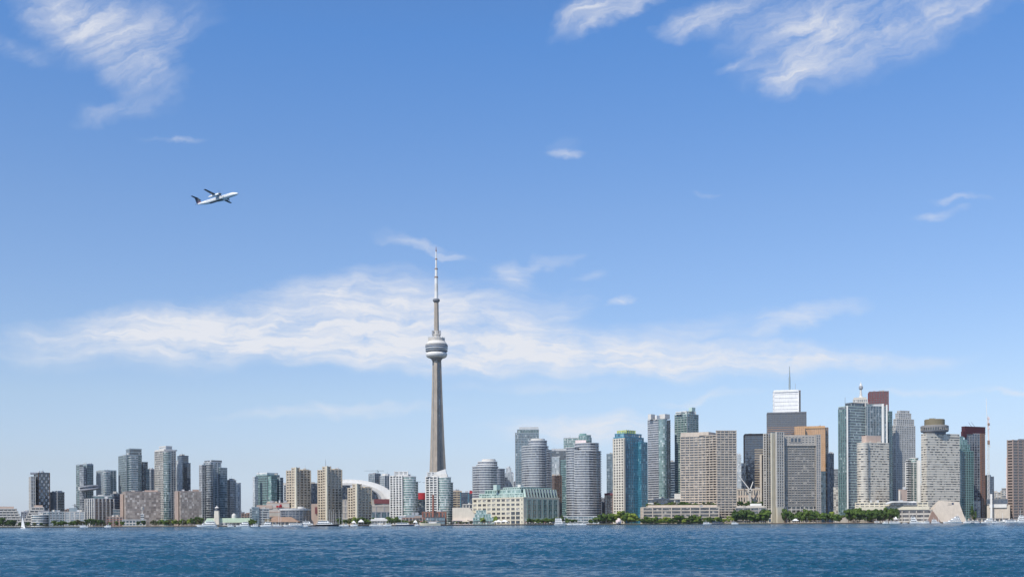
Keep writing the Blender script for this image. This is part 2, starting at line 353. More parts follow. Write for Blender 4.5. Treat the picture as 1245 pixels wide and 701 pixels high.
# ------------------------------------------------------------------ water
def make_water():
    ys = [30.0]
    while ys[-1] < 1725: ys.append(ys[-1] + max(.2, min(2.4, ys[-1] * .0019)))
    ys = np.array(ys); nx = 1300
    t = np.linspace(-.6, .6, nx)
    Y = np.repeat(ys[:, None], nx, 1); Xx = (ys[:, None] + 80) * t[None, :]
    Zz = np.zeros_like(Y); r = np.random.RandomState(3)
    step = np.maximum(np.gradient(ys)[:, None], (ys[:, None] + 80) * (t[1] - t[0]))
    gust = np.zeros_like(Y)
    for i in range(10):
        a = r.uniform(0, 2 * np.pi); L = r.uniform(10, 60)
        gust += np.sin(2 * np.pi * (Xx * np.cos(a) + Y * np.sin(a)) / L + r.uniform(0, 6.28))
    gust = np.clip(1 + .12 * gust, .5, 1.6)
    for i in range(64):
        L = .42 * (4.6 / .42) ** (i / 63.0) * r.uniform(.92, 1.08)
        a = rad(82) + r.normal(0, .36)            # wind from the left, towards the shore
        A = .0135 * L ** .6 * r.uniform(.6, 1.2)
        ph = 2 * np.pi * (Xx * np.cos(a) + Y * np.sin(a)) / L + r.uniform(0, 6.28)
        fade = np.clip((L / step - 2.0) / 2.0, 0, 1)
        s = np.sin(ph); Zz += A * fade * (gust if L < 5 else 1) * (s + .28 * np.cos(2 * ph))
    n0, n1 = Y.shape
    co = np.stack([Xx, Y, Zz], -1).reshape(-1, 3)
    idx = np.arange(n0 * n1).reshape(n0, n1)
    q = np.stack([idx[:-1, :-1], idx[:-1, 1:], idx[1:, 1:], idx[1:, :-1]], -1).reshape(-1, 4)
    me = bpy.data.meshes.new('water'); me.vertices.add(len(co)); me.vertices.foreach_set('co', co.ravel().astype(np.float32))
    me.loops.add(q.size); me.loops.foreach_set('vertex_index', q.ravel().astype(np.int32)); me.polygons.add(len(q))
    me.polygons.foreach_set('loop_start', (np.arange(len(q)) * 4).astype(np.int32)); me.polygons.foreach_set('loop_total', np.full(len(q), 4, np.int32))
    me.polygons.foreach_set('use_smooth', np.ones(len(q), bool)); me.update(); me.validate()
    m, t_, b = newmat('lake_water')
    g = t_.n.new('ShaderNodeNewGeometry').outputs['Position']
    big = t_.noise(t_.mapping(g, scale=(1, .45, 1)), .012, 4, .6)
    t_.put(b.inputs['Base Color'], t_.mix(t_.mr(big, .35, .65), (.010, .076, .138, 1), (.015, .099, .172, 1)))
    b.inputs['Roughness'].default_value = .1; b.inputs['IOR'].default_value = 1.4; b.inputs['Specular IOR Level'].default_value = .5
    hsum = t_.m('ADD', t_.noise(t_.mapping(g, rot=(0, 0, rad(-28)), scale=(.6, 1.2, 1)), 2.6, 5, .65), t_.m('MULTIPLY', t_.noise(t_.mapping(g, rot=(0, 0, rad(20)), scale=(.5, 1.0, 1)), .45, 4, .6), 1.3))
    bp = t_.n.new('ShaderNodeBump'); bp.inputs['Strength'].default_value = 1.0; bp.inputs['Distance'].default_value = .5
    t_.put(bp.inputs['Height'], hsum); t_.put(b.inputs['Normal'], bp.outputs[0])
    me.materials.append(m)
    o = bpy.data.objects.new('water', me); COL.objects.link(o); o['kind'] = 'structure'
    # the same lake on both sides and behind the camera, below the wave troughs
    f = MB(); f.face([(-6000, -6000, -.9), (6000, -6000, -.9), (6000, 1712, -.9), (-6000, 1712, -.9)], m)
    o2 = f.build('lake_water'); o2['kind'] = 'structure'
make_water()

# ------------------------------------------------------------------ land
def land():
    m, t, b = newmat('ground_soil')
    g = t.n.new('ShaderNodeNewGeometry').outputs['Position']
    t.put(b.inputs['Base Color'], t.mix(t.noise(g, .02, 6, .65), (.09, .10, .06, 1), (.20, .19, .16, 1))); b.inputs['Roughness'].default_value = .95
    wl = wall_mat('dock_wall', (.05, .048, .045), .9, .3, .4)  # near-black, so the colour carries the wall's shadow line at the waterline
    sh = [(-9000, 1702), (X(-60, 1700), 1702), (X(95, 1700), 1699), (X(180, 1696), 1696), (X(310, 1700), 1700), (X(330, 1694), 1694), (X(560, 1696), 1696), (X(700, 1697), 1697), (X(725, 1700), 1700),
          (X(895, 1700), 1700), (X(1060, 1700), 1701), (X(1065, 1700), 1703), (X(1260, 1703), 1703), (9000, 1706)]
    mb = MB(); mb.prism(sh + [(9000, 11900), (-9000, 11900)], -4, 1.2, wl, top=m)
    o = mb.build('land'); o['kind'] = 'structure'
    for i, (a, c, d0, d1, mat) in enumerate([(-50, 100, 1701.5, 1716, (.16, .17, .09)), (100, 250, 1700.5, 1716, (.42, .36, .28)), (250, 545, 1701, 1716, (.33, .30, .27)), (545, 730, 1697.8, 1722, (.42, .37, .33)), (730, 935, 1701, 1716, (.30, .30, .20)), (935, 1062, 1702, 1722, (.50, .36, .25)), (1062, 1300, 1704, 1722, (.25, .23, .21))]):
        f = MB(); f.prism([(X(a, d0), d0), (X(c, d0) - .02, d0), (X(c, d1) - .02, d1), (X(a, d1), d1)], 1.1, 1.2 + .35, wall_mat('paving_%d' % i, mat, .9, .25, .5))
        o = f.build('promenade'); o['kind'] = 'structure'
    # rocks and wharves along the edge
    for i, (a, c, dd, top, mat) in enumerate([(310, 372, 10, 1.0, 'conc_d'), (372, 472, 6, 1.3, 'black'), (505, 545, 7, 1.2, 'black'), (545, 700, 5, 1.35, 'black'), (1062, 1088, 9, .9, 'brown'), (1088, 1180, 12, 1.5, 'brown'), (1180, 1260, 12, 1.2, 'conc_d')]):
        f = MB(); d0 = 1696 - dd
        f.prism([(X(a, d0), d0), (X(c, d0), d0), (X(c, 1705), 1705), (X(a, 1705), 1705)], top - .5, top, M[mat])
        n = max(2, int((c - a) / 4))
        for k in range(n + 1):
            x = X(a + (c - a) * k / n, d0); f.tube((x, d0 + .5, -3), (x, d0 + .5, top + .6), .25, .25, M['brown'], 6)
        o = f.build('wharf_path'); o['kind'] = 'structure'
land()

# ------------------------------------------------------------------ observation tower
def cn():
    D = 2250.; px = 531.8; x0 = X(px, D, 632); zb = 1.2
    zz = lambda py: Z(px, py, D) - zb; k = D / FPX
    r = thing('observation_tower', 'very tall slender concrete observation tower with ring shaped pod and white mast', 'tower', (x0, D, zb))
    def sec(R, w, Ri, rot=20):
        out = []
        for a in (rot, rot + 120, rot + 240):
            t = rad(a); d = (math.cos(t), math.sin(t)); e = (-d[1], d[0])
            out += [(d[0] * R - e[0] * w, d[1] * R - e[1] * w), (d[0] * R + e[0] * w, d[1] * R + e[1] * w)]
            t2 = rad(a + 60); out.append((math.cos(t2) * Ri, math.sin(t2) * Ri))
        return out
    mb = MB(); rings = []
    for py, wpx in ((634, 28), (615, 24.5), (595, 21.5), (570, 18.8), (540, 16.2), (505, 13.6), (470, 11.4), (436, 9.6)):
        R = wpx / 2 * k * 1.1; f = (634 - py) / 198
        rings.append([(p[0], p[1], zz(py)) for p in sec(R, 1.7 + .14 * R, max(4.6, R * (.46 + .2 * f)))])
    mb.loft(rings, M['towerconc']); sh = mb.build('shaft', r)
    el = MB()
    for a in (-40, 80 + 120):                    # glazed lift strips in the recesses between the legs
        rr = []
        for py, wpx in ((612, 24.2), (570, 18.8), (505, 13.6), (440, 9.7)):
            R = wpx / 2 * k * 1.1; f = (634 - py) / 198; Ri = max(4.6, R * (.46 + .2 * f)) + .35; t = rad(a); d = (math.cos(t), math.sin(t)); e = (-d[1], d[0])
            rr.append([(d[0] * Ri - e[0] * 1.3, d[1] * Ri - e[1] * 1.3, zz(py)), (d[0] * Ri + e[0] * 1.3, d[1] * Ri + e[1] * 1.3, zz(py)), (d[0] * (Ri - 2) + e[0], d[1] * (Ri - 2) + e[1], zz(py)), (d[0] * (Ri - 2) - e[0], d[1] * (Ri - 2) - e[1], zz(py))])
        el.loft(rr, G['dark'])
    el.build('elevator_glazing', sh)
    P = lambda *a: [(w / 2 * k, zz(y)) for w, y in a]
    mb = MB(); mb.lathe(P((9.4, 440), (13, 436.5), (17, 435.0)), M['conc_d']); mb.build('pod_underside', r, True)
    mb = MB(); mb.lathe(P((15, 435.2), (21, 434.6), (24.4, 433.4), (25.8, 431.6), (25.9, 430.2), (24.8, 428.9), (21, 428.3)), M['white']); pod = mb.build('radome_ring', r, True)
    mb = MB()
    for a, b, mat in (((22, 428.6), (26.6, 426.9), M['greyd']), ((26.6, 426.9), (27.2, 426.2), M['steel']), ((26.3, 426.2), (26.5, 424.2), G['navy']), ((27.3, 424.2), (27.5, 423.0), M['steel']), ((26.8, 423.0), (26.8, 421.5), G['navy']), ((27.6, 421.5), (27.4, 420.1), M['grey']), ((26.2, 420.1), (24.5, 418.8), G['navy'])):
        mb.lathe(P(a, b), mat, 48)
    mb.build('pod_decks', r)
    mb = MB(); mb.lathe(P((27.2, 419.6), (25.4, 418.0), (21.8, 415.2), (19.0, 414.2)), M['offw'], 48); dome = mb.build('pod_roof', r, True)
    mb = MB(); mb.lathe(P((18.8, 414.6), (20.2, 414.3), (20.4, 411.3), (19.6, 411.1)), M['conc_l'], 36)
    for j in range(18): t = 2 * math.pi * j / 18; mb.box((9.9 * k * math.cos(t), 9.9 * k * math.sin(t), zz(410.6)), (1.2, 1.2, 2.2), M['steel'], t)
    mb.build('microwave_ring', r)
    mb = MB(); mb.lathe(P((9.2, 412), (9.2, 407.6), (10, 407.5), (10, 406.2), (6.6, 406), (6.6, 402)), M['conc_l'], 8)
    for j, s in ((0, 1), (1, -1)): mb.box((s * 4.3 * k, -3, zz(404.6)), (3.4, 6, 8), M['grey'])
    mb.build('equipment_block', r)
    mb = MB(); mb.lathe(P((6.2, 412), (5.7, 390), (5.3, 366.5)), M['towerconc'], 6); mb.build('upper_shaft', r)
    mb = MB(); mb.lathe(P((5.3, 367.5), (8.4, 366), (8.6, 364.6), (7.4, 363.4), (4.4, 362.9)), M['greyd'], 24); mb.build('upper_pod', r)
    mb = MB(); red = M['brown2']
    for w0, y0, w1, y1, mat in ((4.6, 363.2, 4.2, 354, M['white']), (4.2, 354, 4.0, 345, M['offw']), (4.0, 345, 3.9, 337.6, M['white']), (4.5, 337.6, 4.5, 336.2, red), (3.2, 336.2, 3.1, 327.4, M['white']), (3.8, 327.4, 3.8, 326.1, red), (2.2, 326.1, 2.1, 315.5, M['white']), (2.9, 315.5, 2.9, 314.3, red), (1.5, 314.3, 1.4, 305.5, M['white']), (1.8, 305.5, 1.8, 304.4, red), (.9, 304.4, .5, 300, M['redpanel'])):
        mb.lathe(P((w0, y0), (w1, y1)), mat, 12)
    mb.build('antenna', r)
cn()

# ------------------------------------------------------------------ buildings, left to right
B = building
def stepped(name, label, px_lo, px_hi, end, y_top, D, n=7, depth=26):
    """terraced block: floors shorten towards the top; px_lo = low end, px_hi = tall end"""
    r = thing(name, label, 'apartment building', (X((px_lo + px_hi) / 2, D), D, 1.2)); ox, oy = r.location.x, r.location.y
    H = Z(px_hi, y_top, D) - 1.2; mb = MB()
    for k in range(n):
        a = px_lo + (px_hi - px_lo) * k / n; p = Fr(min(a, end), max(a, end), D + k * 1.5, depth)
        facade(mb, [(q[0] - ox, q[1] - oy) for q in p], H * k / n, H * (k + 1) / n, S('win', 'offw', 'conc_l', fh=H / n, bh=1.1, bo=.9, ps=5.5, pw=.7, po=1.2))
    mb.build('terrace_floors', r)
    q = Fr(min(px_hi, end) + 1, max(px_hi, end) - 1, D + 12, 12)
    add(r, 'penthouse', q, 'pinkstone', Z(px_hi, y_top - 3, D), Z(px_hi, y_top + 1, D))
    return r
stepped('terraced_apartments', 'stepped concrete apartment block at the far left with pink penthouse box', 29, 18, -6, 618, 1735)
stepped('terraced_apartments', 'stepped concrete apartment block rising to the right beside the white sail', 27, 40.5, 53, 616.5, 1752)
B('curved_condo', 'white mid rise condo with rounded balcony tiers behind the left shore trees', 'condo', [
    ('facade', Ro(39, 58, 1726, dep=11), S('blue', 'white', fh=3.0, bh=1.1, bo=.9), 625.5, None), ('upper_floors', Fr(47, 62, 1738, 16), S('blue', 'white', fh=3.0, bh=.9, bo=.6, ps=6), 622, None), ('penthouse', Fr(50, 60, 1742, 10), 'greyd', 620, 622)])
B('midrise_condo', 'long pale grey panelled mid rise beside the white curved condo', 'condo', [
    ('facade', Fr(60, 80, 1740, 16), S('grey', 'pale', 'bluegrey', fh=3.2, bh=.8, ps=5, pw=1.2), 622, None), ('roof_plant', Fr(63, 73, 1746, 8), 'bluegrey', 619.5, 622)])
B('midrise_condo', 'low white and pale blue apartment slab left of the fluted grey block', 'condo', [
    ('facade', Fr(79, 103, 1748, 16), S('steel', 'offw', 'offw', fh=3.2, bh=.8, ps=7, pw=1.6), 622, None), ('roof_plant', Fr(84, 94, 1752, 10), 'bluegrey', 617, 622)])
B('checkered_tower', 'dark tower with white checkered window pattern, leftmost of the tall towers', 'tower', [
    ('facade', Cn(42, 47, 60.5, 1860, 70), S('dark', 'greyd', 'brown', fh=5.6, bh=.7, ps=18, pw=1.4, po=.3, bo=.25), 574.5, None),
    ('side_wing', Cn(35.5, 38, 43, 1850, 60), S('dark', 'grey', 'offw', fh=5.6, bh=1.1, ps=4, pw=.9), 579, None), ('roof_screen', Fr(37, 60, 1870, 14), 'lav', 573.8, 576)])
def checks(poly, D, ytop, nx=5, ny=17):     # staggered white window panels, one patterned sheet over the tower's front
    r = bpy.data.objects['checkered_tower']; mb = MB(); o = r.location; A, Bq = Vector(poly[1]), Vector(poly[2]); dv = Bq - A; nn = Vector((dv.y, -dv.x)).normalized() * .35; H = Z(50, ytop, D) - 1.2
    for j in range(ny):
        for i in range(nx):
            if (i + j) % 2:
                p = A + dv * ((i + .5) / nx) + nn; mb.box((p.x - o.x, p.y - o.y, H * (j + .5) / ny), (dv.length / nx * .62, .3, H / ny * .8), M['pale'], math.atan2(dv.y, dv.x))
    mb.build('window_panels', r)
checks(Cn(42, 47, 60.5, 1860, 70), 1860, 575.5)
B('office_block', 'squat grey office block with dark glass end right of the checkered tower', 'office', [
    ('facade', Cn(56, 70, 78.5, 1880, 30), S('dark', 'grey', 'grey', fh=3.4, bh=.5, ps=3.2, pw=1.2, po=.6, pe=[0]), 598.2, None), ('roof_parapet', Cn(56.3, 70, 78.2, 1882, 30), 'greyd', 597.4, 598.4)])
B('glass_tower', 'slim glass tower pierced by the sky bridge, left of the pair', 'condo tower', [
    ('facade', Cn(93, 106, 113.5, 1900, 35), S('green', 'bluegrey', 'grey', fh=3.1, bh=.7, ps=4, pw=.5, top=2.5), 565, None),
    ('bay', Cn(97, 102, 105, 1893, 35), S('grey', 'lav', fh=3.1, bh=.8, top=.5), 567, None), ('roof_screen', Fr(97, 112, 1908, 14), 'greyd', 564.6, 566)])
B('glass_tower', 'slim glass tower with pale left stripe, right of the sky bridge pair', 'condo tower', [
    ('facade', Cn(117.5, 127, 141.5, 1910, 48), S('blue', 'bluegrey', 'steel', fh=3.1, bh=.6, ps=5, pw=.9, top=2.5), 572.5, None), ('bay', Cn(126, 129.5, 134, 1903, 48), S('blue', 'pale', fh=3.1, bh=.5), 573.5, None)])
def bridge():
    D = 1885.; a = pt(96.5, 594, D); b = pt(119.5, 591.5, D)
    r = thing('sky_bridge', 'slanted curved sky bridge joining the two slim glass towers', 'bridge', ((a.x + b.x) / 2, D, a.z)); o = r.location
    rings = []; n = 12
    for j in range(n + 1):
        t = j / n; c = a.lerp(b, t); h = 8.6 * (1 - .25 * abs(2 * t - 1) ** 3); bow = 5 * math.sin(math.pi * t)
        rings.append([(c.x - o.x, c.y - bow - o.y, c.z - o.z - h / 2 + 1.2), (c.x - o.x, c.y - bow + 12 - o.y, c.z - o.z - h / 2), (c.x - o.x, c.y - bow + 12 - o.y, c.z - o.z + h / 2), (c.x - o.x, c.y - bow - .6 - o.y, c.z - o.z + h / 2)])
    mb = MB(); mb.loft(rings, M['lav']); mb.build('bridge_hull', r)
    w = MB()
    for j in range(n): 
        p, q = rings[j], rings[j + 1]
        w.face([(p[0][0], p[0][1] - .4, p[0][2] + 2.4), (q[0][0], q[0][1] - .4, q[0][2] + 2.4), (q[3][0], q[3][1] - .2, q[3][2] - 2), (p[3][0], p[3][1] - .2, p[3][2] - 2)], G['navy'])
    w.build('window_strip', r)
    e = MB(); e.loft([[(q[0] + dx_ , q[1] - .5 + (i in (1, 2)) * 1.0, q[2] * 1.02) for i, q in enumerate(rings[0])] for dx_ in (-1.5, 2.5)], M['white']); e.build('end_frame', r)
bridge()
B('fluted_block', 'low block with white vertical piers and dark glass under the sky bridge', 'condo', [
    ('facade', Cn(104, 115, 138.5, 1780, 62), S('dark', 'grey', 'offw', fh=3.2, bh=.5, ps=7, pw=1.9, po=1.0, bo=.2), 606, None), ('penthouse', Fr(113, 136, 1800, 14), S('green', 'pale', fh=3, bh=1.0), 602.5, 606), ('roof_plant', Fr(119, 126, 1806, 8), 'offw', 601, 602.6)])
B('dark_block', 'dark glass block between the fluted block and the tall notched tower', 'office', [('facade', Cn(134, 139, 148, 1830, 60), S('navy', 'greyd', fh=3.6, bh=.5), 600, None), ('annex', Fr(137, 149, 1805, 20), S('blue', 'grey', fh=3.6, bh=1), 619, None)])
B('glass_tower', 'tall bluish glass tower with raised notched crown behind the left brick slab', 'condo tower', [
    ('facade', Cn(144.5, 154, 172.5, 1900, 55), S('green', 'bluegrey', 'grey', fh=3.0, bh=.8, ps=6, pw=.6), 553, None),
    ('bay', Cn(156, 160, 168, 1890, 55), S('blue', 'pale', fh=3.0, bh=.7), 555, None), ('crown', Cn(153.5, 158, 172.5, 1904, 60), S('dark', 'bluegrey', fh=3.4, bh=.9, top=1.6), 545.5, 553), ('lower_wing', Cn(171, 174, 180, 1915, 55), S('navy', 'bluegrey', fh=3, bh=.6), 561.5, None), ('side_wing', Cn(176, 178, 182, 1912, 55), S('blue', 'bluegrey', fh=3, bh=.6), 570, None)])
B('glass_tower', 'narrow grey blue tower peeking left of the tall pale tower', 'condo tower', [('facade', Cn(179, 184, 190, 1990, 50), S('blue', 'lav', fh=3, bh=.8, ps=5), 570.5, None), ('roof_plant', Fr(183, 189, 1998, 10), 'lav', 569.4, 571)])
B('pale_tower', 'tall pale stone tower with green glass bay and white roof box, tallest at the left', 'condo tower', [
    ('facade', Cn(188.5, 200, 214, 1890, 45), S('grey', 'conc_l', 'conc_l', fh=3, bh=1.0, ps=4.5, pw=.9), 547.5, None), ('bay', Ro(199, 208.5, 1876, n=18), S('green', 'pale', fh=3, bh=.5), 549, None),
    ('crown', Cn(194, 202, 209.5, 1900, 45), S('steel', 'offw', fh=4, bh=1.5, top=2), 542.5, 547.5), ('roof_terrace', Cn(189, 200, 215.5, 1893, 45), S('steel', 'white', fh=4, bh=1.4, top=.5), 545.6, 547.4)])
B('navy_tower', 'dark navy glass tower with pale glass lower wing', 'condo tower', [
    ('facade', Cn(216, 221, 229.5, 1960, 55), S('navy', 'bluedk', fh=3, bh=.4), 554, None), ('right_wing', Cn(225, 228, 232, 1955, 55), S('navy', 'bluedk', fh=3, bh=.4), 563, None), ('left_wing', Cn(213, 217, 222, 1945, 40), S('steel', 'pale', fh=3, bh=.7), 560, None)])
B('brick_slab', 'pinkish mottled brick apartment slab, left one of the pair', 'apartment building', [
    ('facade', Cn(148.5, 153, 195, 1740, 66), S('mottle', 'pinkbrick', fh=3.4, bh=.4, bo=.1, roof='pinkbrick'), 597.6, None), ('roof_plant', Fr(176, 192, 1775, 10), 'pinkstone', 595.5, 597.8), ('side_tower', Fr(146, 150, 1765, 16), 'pinkstone', 600, None)])
B('brick_slab', 'pinkish mottled brick apartment slab, right one behind the yellowish trees', 'apartment building', [
    ('facade', Cn(212, 219.5, 245, 1740, 62), S('mottle', 'pinkbrick', fh=3.4, bh=.4, bo=.1, roof='pinkbrick'), 597.2, None), ('stair_tower', Fr(212.5, 217, 1745, 14), 'pinkstone', 596.4, None), ('roof_plant', Fr(234, 242, 1775, 10), 'pinkbrick', 594.5, 597.4)])
B('brick_lowrise', 'small low brick building at the foot of the left brick slab', 'building', [('facade', Fr(129.5, 149, 1728, 14), S('win', 'brick', 'pinkbrick', fh=3.2, bh=1.5, ps=5, pw=2), 628, None), ('roof_edge', Fr(129, 149.5, 1727.5, 15), 'pinkstone', 627.6, 628.3)])
B('boathouse', 'low white boathouse with small spire before the left brick slab', 'building', [('facade', Fr(149, 177, 1722, 14), S('blue', 'offw', 'offw', fh=3.5, bh=1.4, ps=5, pw=1.2), 632, None), ('roof', Fr(148, 178, 1721, 16), 'pale', 631, 632), ('cupola', Fr(171, 175, 1726, 5), S('grey', 'white', fh=2.4, bh=.8), 624.5, 632), ('spire', Ro(172.6, 173.4, 1727, n=6), 'white', 619, 624.5)])
B('stepped_glass_tower', 'broad stepped grey green glass tower behind the white lighthouse', 'condo tower', [
    ('facade', Cn(248, 256, 269, 1850, 48), S('blue', 'pale', 'steel', fh=3, bh=.7, ps=6, pw=1.0), 561.5, None), ('left_wing', Cn(242.5, 246, 251, 1846, 48), S('grey', 'pale', fh=3, bh=.8, ps=4), 565, None), ('right_wing', Cn(264, 268, 276.5, 1856, 48), S('blue', 'bluegrey', fh=3, bh=.7), 568.5, None),
    ('center_bay', Ro(251, 259, 1838, n=18), S('dark', 'pale', fh=3, bh=.6), 564, None), ('crown', Cn(249, 258, 270, 1856, 48), S('grey', 'greyd', fh=3, bh=.8), 559.5, 562), ('step', Cn(268, 271, 276, 1862, 48), S('blue', 'grey', fh=3, bh=.8), 572, None)])
B('stepped_glass_tower', 'shorter stepped glass tower right of the broad grey green one', 'condo tower', [
    ('facade', Cn(275, 280, 287, 1880, 48), S('grey', 'pale', 'grey', fh=3, bh=.7, ps=4), 583.5, None), ('right_wing', Ro(284, 293, 1885, n=18), S('steel', 'pale', fh=3, bh=.8), 587, None), ('crown', Cn(277, 281, 286, 1890, 48), 'grey', 582.5, 584)])
B('terminal_pavilion', 'low boat terminal with long pale green hipped roof beside the white light tower', 'terminal', [('facade', Fr(248, 306, 1716, 16), S('dark', 'offw', 'offw', fh=4, bh=1.0, ps=6, pw=1.4), 635.2, None)])
def pavilion():
    r = bpy.data.objects['terminal_pavilion']; o = r.location; D = 1716
    def hip(name, p0, p1, t0, t1, yb, yt, mat, dz=0):
        a, b = pt(p0, yb, D - 1.5), pt(p1, yb, D - 1.5); c, d = pt(t0, yt, D + 8), pt(t1, yt, D + 8)
        mb = MB(); za, zc = a.z - o.z, c.z - o.z
        A = [(a.x - o.x, a.y - o.y, za), (b.x - o.x, b.y - o.y, za), (b.x - o.x, b.y - o.y + 20, za), (a.x - o.x, a.y - o.y + 20, za)]
        T = [(c.x - o.x, 6.5, zc), (d.x - o.x, 6.5, zc), (d.x - o.x, 9.5, zc), (c.x - o.x, 9.5, zc)]
        mb.loft([A, T], M[mat]); return mb.build(name, r)
    hip('roof', 248, 303, 254, 306, 634.8, 629.4, 'roofgreen'); hip('porch_roof', 249, 270, 253, 266, 636, 632, 'palegreen')
    mb = MB(); k = 1724 / FPX; zc = lambda y: Z(284, y, 1724) - o.z
    mb.lathe([(2.8 * k, zc(631)), (2.8 * k, zc(626.3)), (2.4 * k, zc(625)), (1.5 * k, zc(624.2)), (.5 * k, zc(623.6))], M['offw'], 20, (X(284.5, 1724) - o.x, 1724 - o.y)); mb.build('dome', r)
pavilion()
def lighttower():
    D = 1712.; k = D / FPX; p = pt(263.8, 636, D); r = thing('light_tower', 'square white light tower with lantern room beside the pale green roof', 'tower', (p.x, D, 1.2)); zc = lambda y: Z(263.8, y, D) - 1.2
    mb = MB(); rings = []
    for y, w in ((637, 6.4), (620.5, 4.9)): rings.append([(sx * w / 2 * k, sy * w / 2 * k, zc(y)) for sx, sy in ((-1, -1), (1, -1), (1, 1), (-1, 1))])
    mb.loft(rings, M['creamy']); mb.build('tower_body', r)
    mb = MB(); mb.lathe([(2.6 * k, zc(620.5)), (3.0 * k, zc(620)), (3.0 * k, zc(619.5)), (1.9 * k, zc(619.4)), (1.9 * k, zc(617))], M['greyd'], 8); mb.build('lantern_room', r)
    mb = MB(); mb.lathe([(2.7 * k, zc(617.2)), (2.6 * k, zc(616.6)), (.4 * k, zc(615)), (.2 * k, zc(613.6))], M['offw'], 8); mb.build('cap_roof', r)
lighttower()
B('green_office', 'green glass office block with white rooftop plant and grey corner strips', 'office', [
    ('facade', Cn(311.5, 325, 340, 1800, 42), S('green', 'coppergreen', 'grey', fh=3.8, bh=.9, ps=3, pw=.25), 577, None), ('left_strip', Cn(307.5, 310, 314, 1797, 42), S('steel', 'pale', fh=3.8, bh=1.2), 579.5, None), ('right_strip', Cn(337, 341, 344.5, 1806, 42), S('blue', 'bluegrey', fh=3.8, bh=1.0), 580.5, None),
    ('corner_bay', Cn(326, 330, 337, 1796, 42), S('pgreen', 'coppergreen', fh=3.8, bh=1.0), 579, None), ('roof_plant', Cn(312.5, 325, 338, 1806, 42), S('steel', 'white', fh=3, bh=1.2), 574.5, 577.2), ('roof_antenna', Ro(314.6, 315.2, 1800, n=6), 'grey', 573, 577)])
B('parking_block', 'grey open deck parking block below the green office', 'building', [
    ('facade', Fr(304, 327, 1745, 16), S('dark', 'pale', 'bluegrey', fh=3, bh=1.0, ps=9, pw=1, bo=.6), 618, None), ('stair_tower', Fr(306, 315, 1741, 6), S('blue', 'bluegrey', fh=3, bh=.5), 616.5, None), ('upper_block', Fr(312, 331, 1770, 14), 'pinkstone', 613.5, 618)])
B('cream_retail_block', 'cream flat roofed block with red sign between green office and cream towers', 'building', [
    ('facade', Fr(324, 352, 1775, 20), S('conc_l', 'pinkstone', fh=7, bh=1.5), 611, None), ('roof_box', Fr(325, 337, 1780, 10), 'tan', 609, 611), ('red_sign', Fr(336, 343, 1773.2, .5), 'red', 614, 616.2), ('window', Fr(330, 333, 1774.2, .5), 'brown', 611.5, 613.5), ('red_sign', Fr(340, 342.6, 1772.6, .4), 'red', 612.6, 614.2)])
B('drum_building', 'dark glass low rise with grey drum roof before the left cream tower', 'building', [
    ('facade', Ro(341, 377, 1728, dep=24), S('navy', 'grey', fh=4, bh=.5, ps=6, pw=.4), 619.8, None), ('roof', Ro(340, 378, 1727, dep=25), 'pale', 617.6, 619.8), ('roof_box', Ro(362, 370, 1745), 'offw', 615.4, 617.6)])
def hiproof():
    D = 1714.; a, b, c, d = pt(325, 634, D), pt(363, 634.5, D), pt(331, 628, D), pt(353, 628, D); o = Vector(((a.x + b.x) / 2, D, 1.2))
    r = thing('boat_shed', 'brown hip roofed wooden boat shed on the wharf', 'building', o); mb = MB()
    mb.loft([[(a.x - o.x, -2, a.z - o.z), (b.x - o.x, -2, a.z - o.z), (b.x - o.x, 18, a.z - o.z), (a.x - o.x, 18, a.z - o.z)], [(c.x - o.x, 7, c.z - o.z), (d.x - o.x, 7, c.z - o.z), (d.x - o.x, 9, c.z - o.z), (c.x - o.x, 9, c.z - o.z)]], M['rooftan']); mb.build('roof', r)
    mb = MB(); facade(mb, [(a.x - o.x + 2, 0), (b.x - o.x - 2, 0), (b.x - o.x - 2, 16), (a.x - o.x + 2, 16)], 0, a.z - o.z, S('dark', 'buff', 'buff', fh=4, bh=.6, ps=6, pw=1)); mb.build('wall', r)
    add(r, 'gable', [(X(322, D), D - 1), (X(329, D), D - 1), (X(329, D), D + 4), (X(322, D), D + 4)], 'olive', Z(325, 630.5, D), 1.2)
hiproof()
def cream_tower(label, p0, pc, p1, D, yt, core0, core1, yc):
    st = S('win', 'buff', 'buff', fh=4.1, bh=1.5, bo=.55, ps=6.4, pw=2.2, po=.6)
    r = B('cream_tower', label, 'apartment tower', [('facade', Cn(p0, pc, p1, D, 45), st, yt, None), ('core', Cn(core0, (core0 + core1) / 2 + 1, core1, D - 3, 45), S('win', 'buff', 'buff', fh=4.1, bh=1.7, bo=.55, ps=6, pw=2.4, po=.6), yc, None),
        ('stair_shaft', Cn(core0 + 3.2, core0 + 4.6, core0 + 6, D - 8, 45), 'cream', yc - .8, None), ('roof_plant', Cn(core1, core1 + 5, p1 - 1, D + 12, 45), 'creamd', yt - 1.2, yt + 1)], 'cream gridded apartment towers')
    return r
cream_tower('cream gridded apartment tower right of the green office', 349, 361, 377.5, 1770, 571.2, 355.5, 364, 568.2)
cream_tower('tallest cream gridded apartment tower with leaning roof mast, left of stadium', 387, 399, 415.5, 1765, 570.6, 393, 402, 566.8)
mast(bpy.data.objects['cream_tower.001'], 396, 567, 558, 1770, .35, .2, M['greyd'])
cream_tower('shortest cream gridded apartment tower in front of the white dome', 423.5, 436, 451.5, 1750, 592.5, 429.5, 439, 588.2)
B('pale_slab', 'narrow pale slab half hidden left of the leftmost cream tower', 'apartment tower', [('facade', Fr(345.5, 350, 1900, 12), S('dark', 'pale', fh=3, bh=1, ps=4), 589.5, None), ('roof_plant', Fr(346.5, 349.5, 1904, 6), 'pale', 588.6, 589.6)])
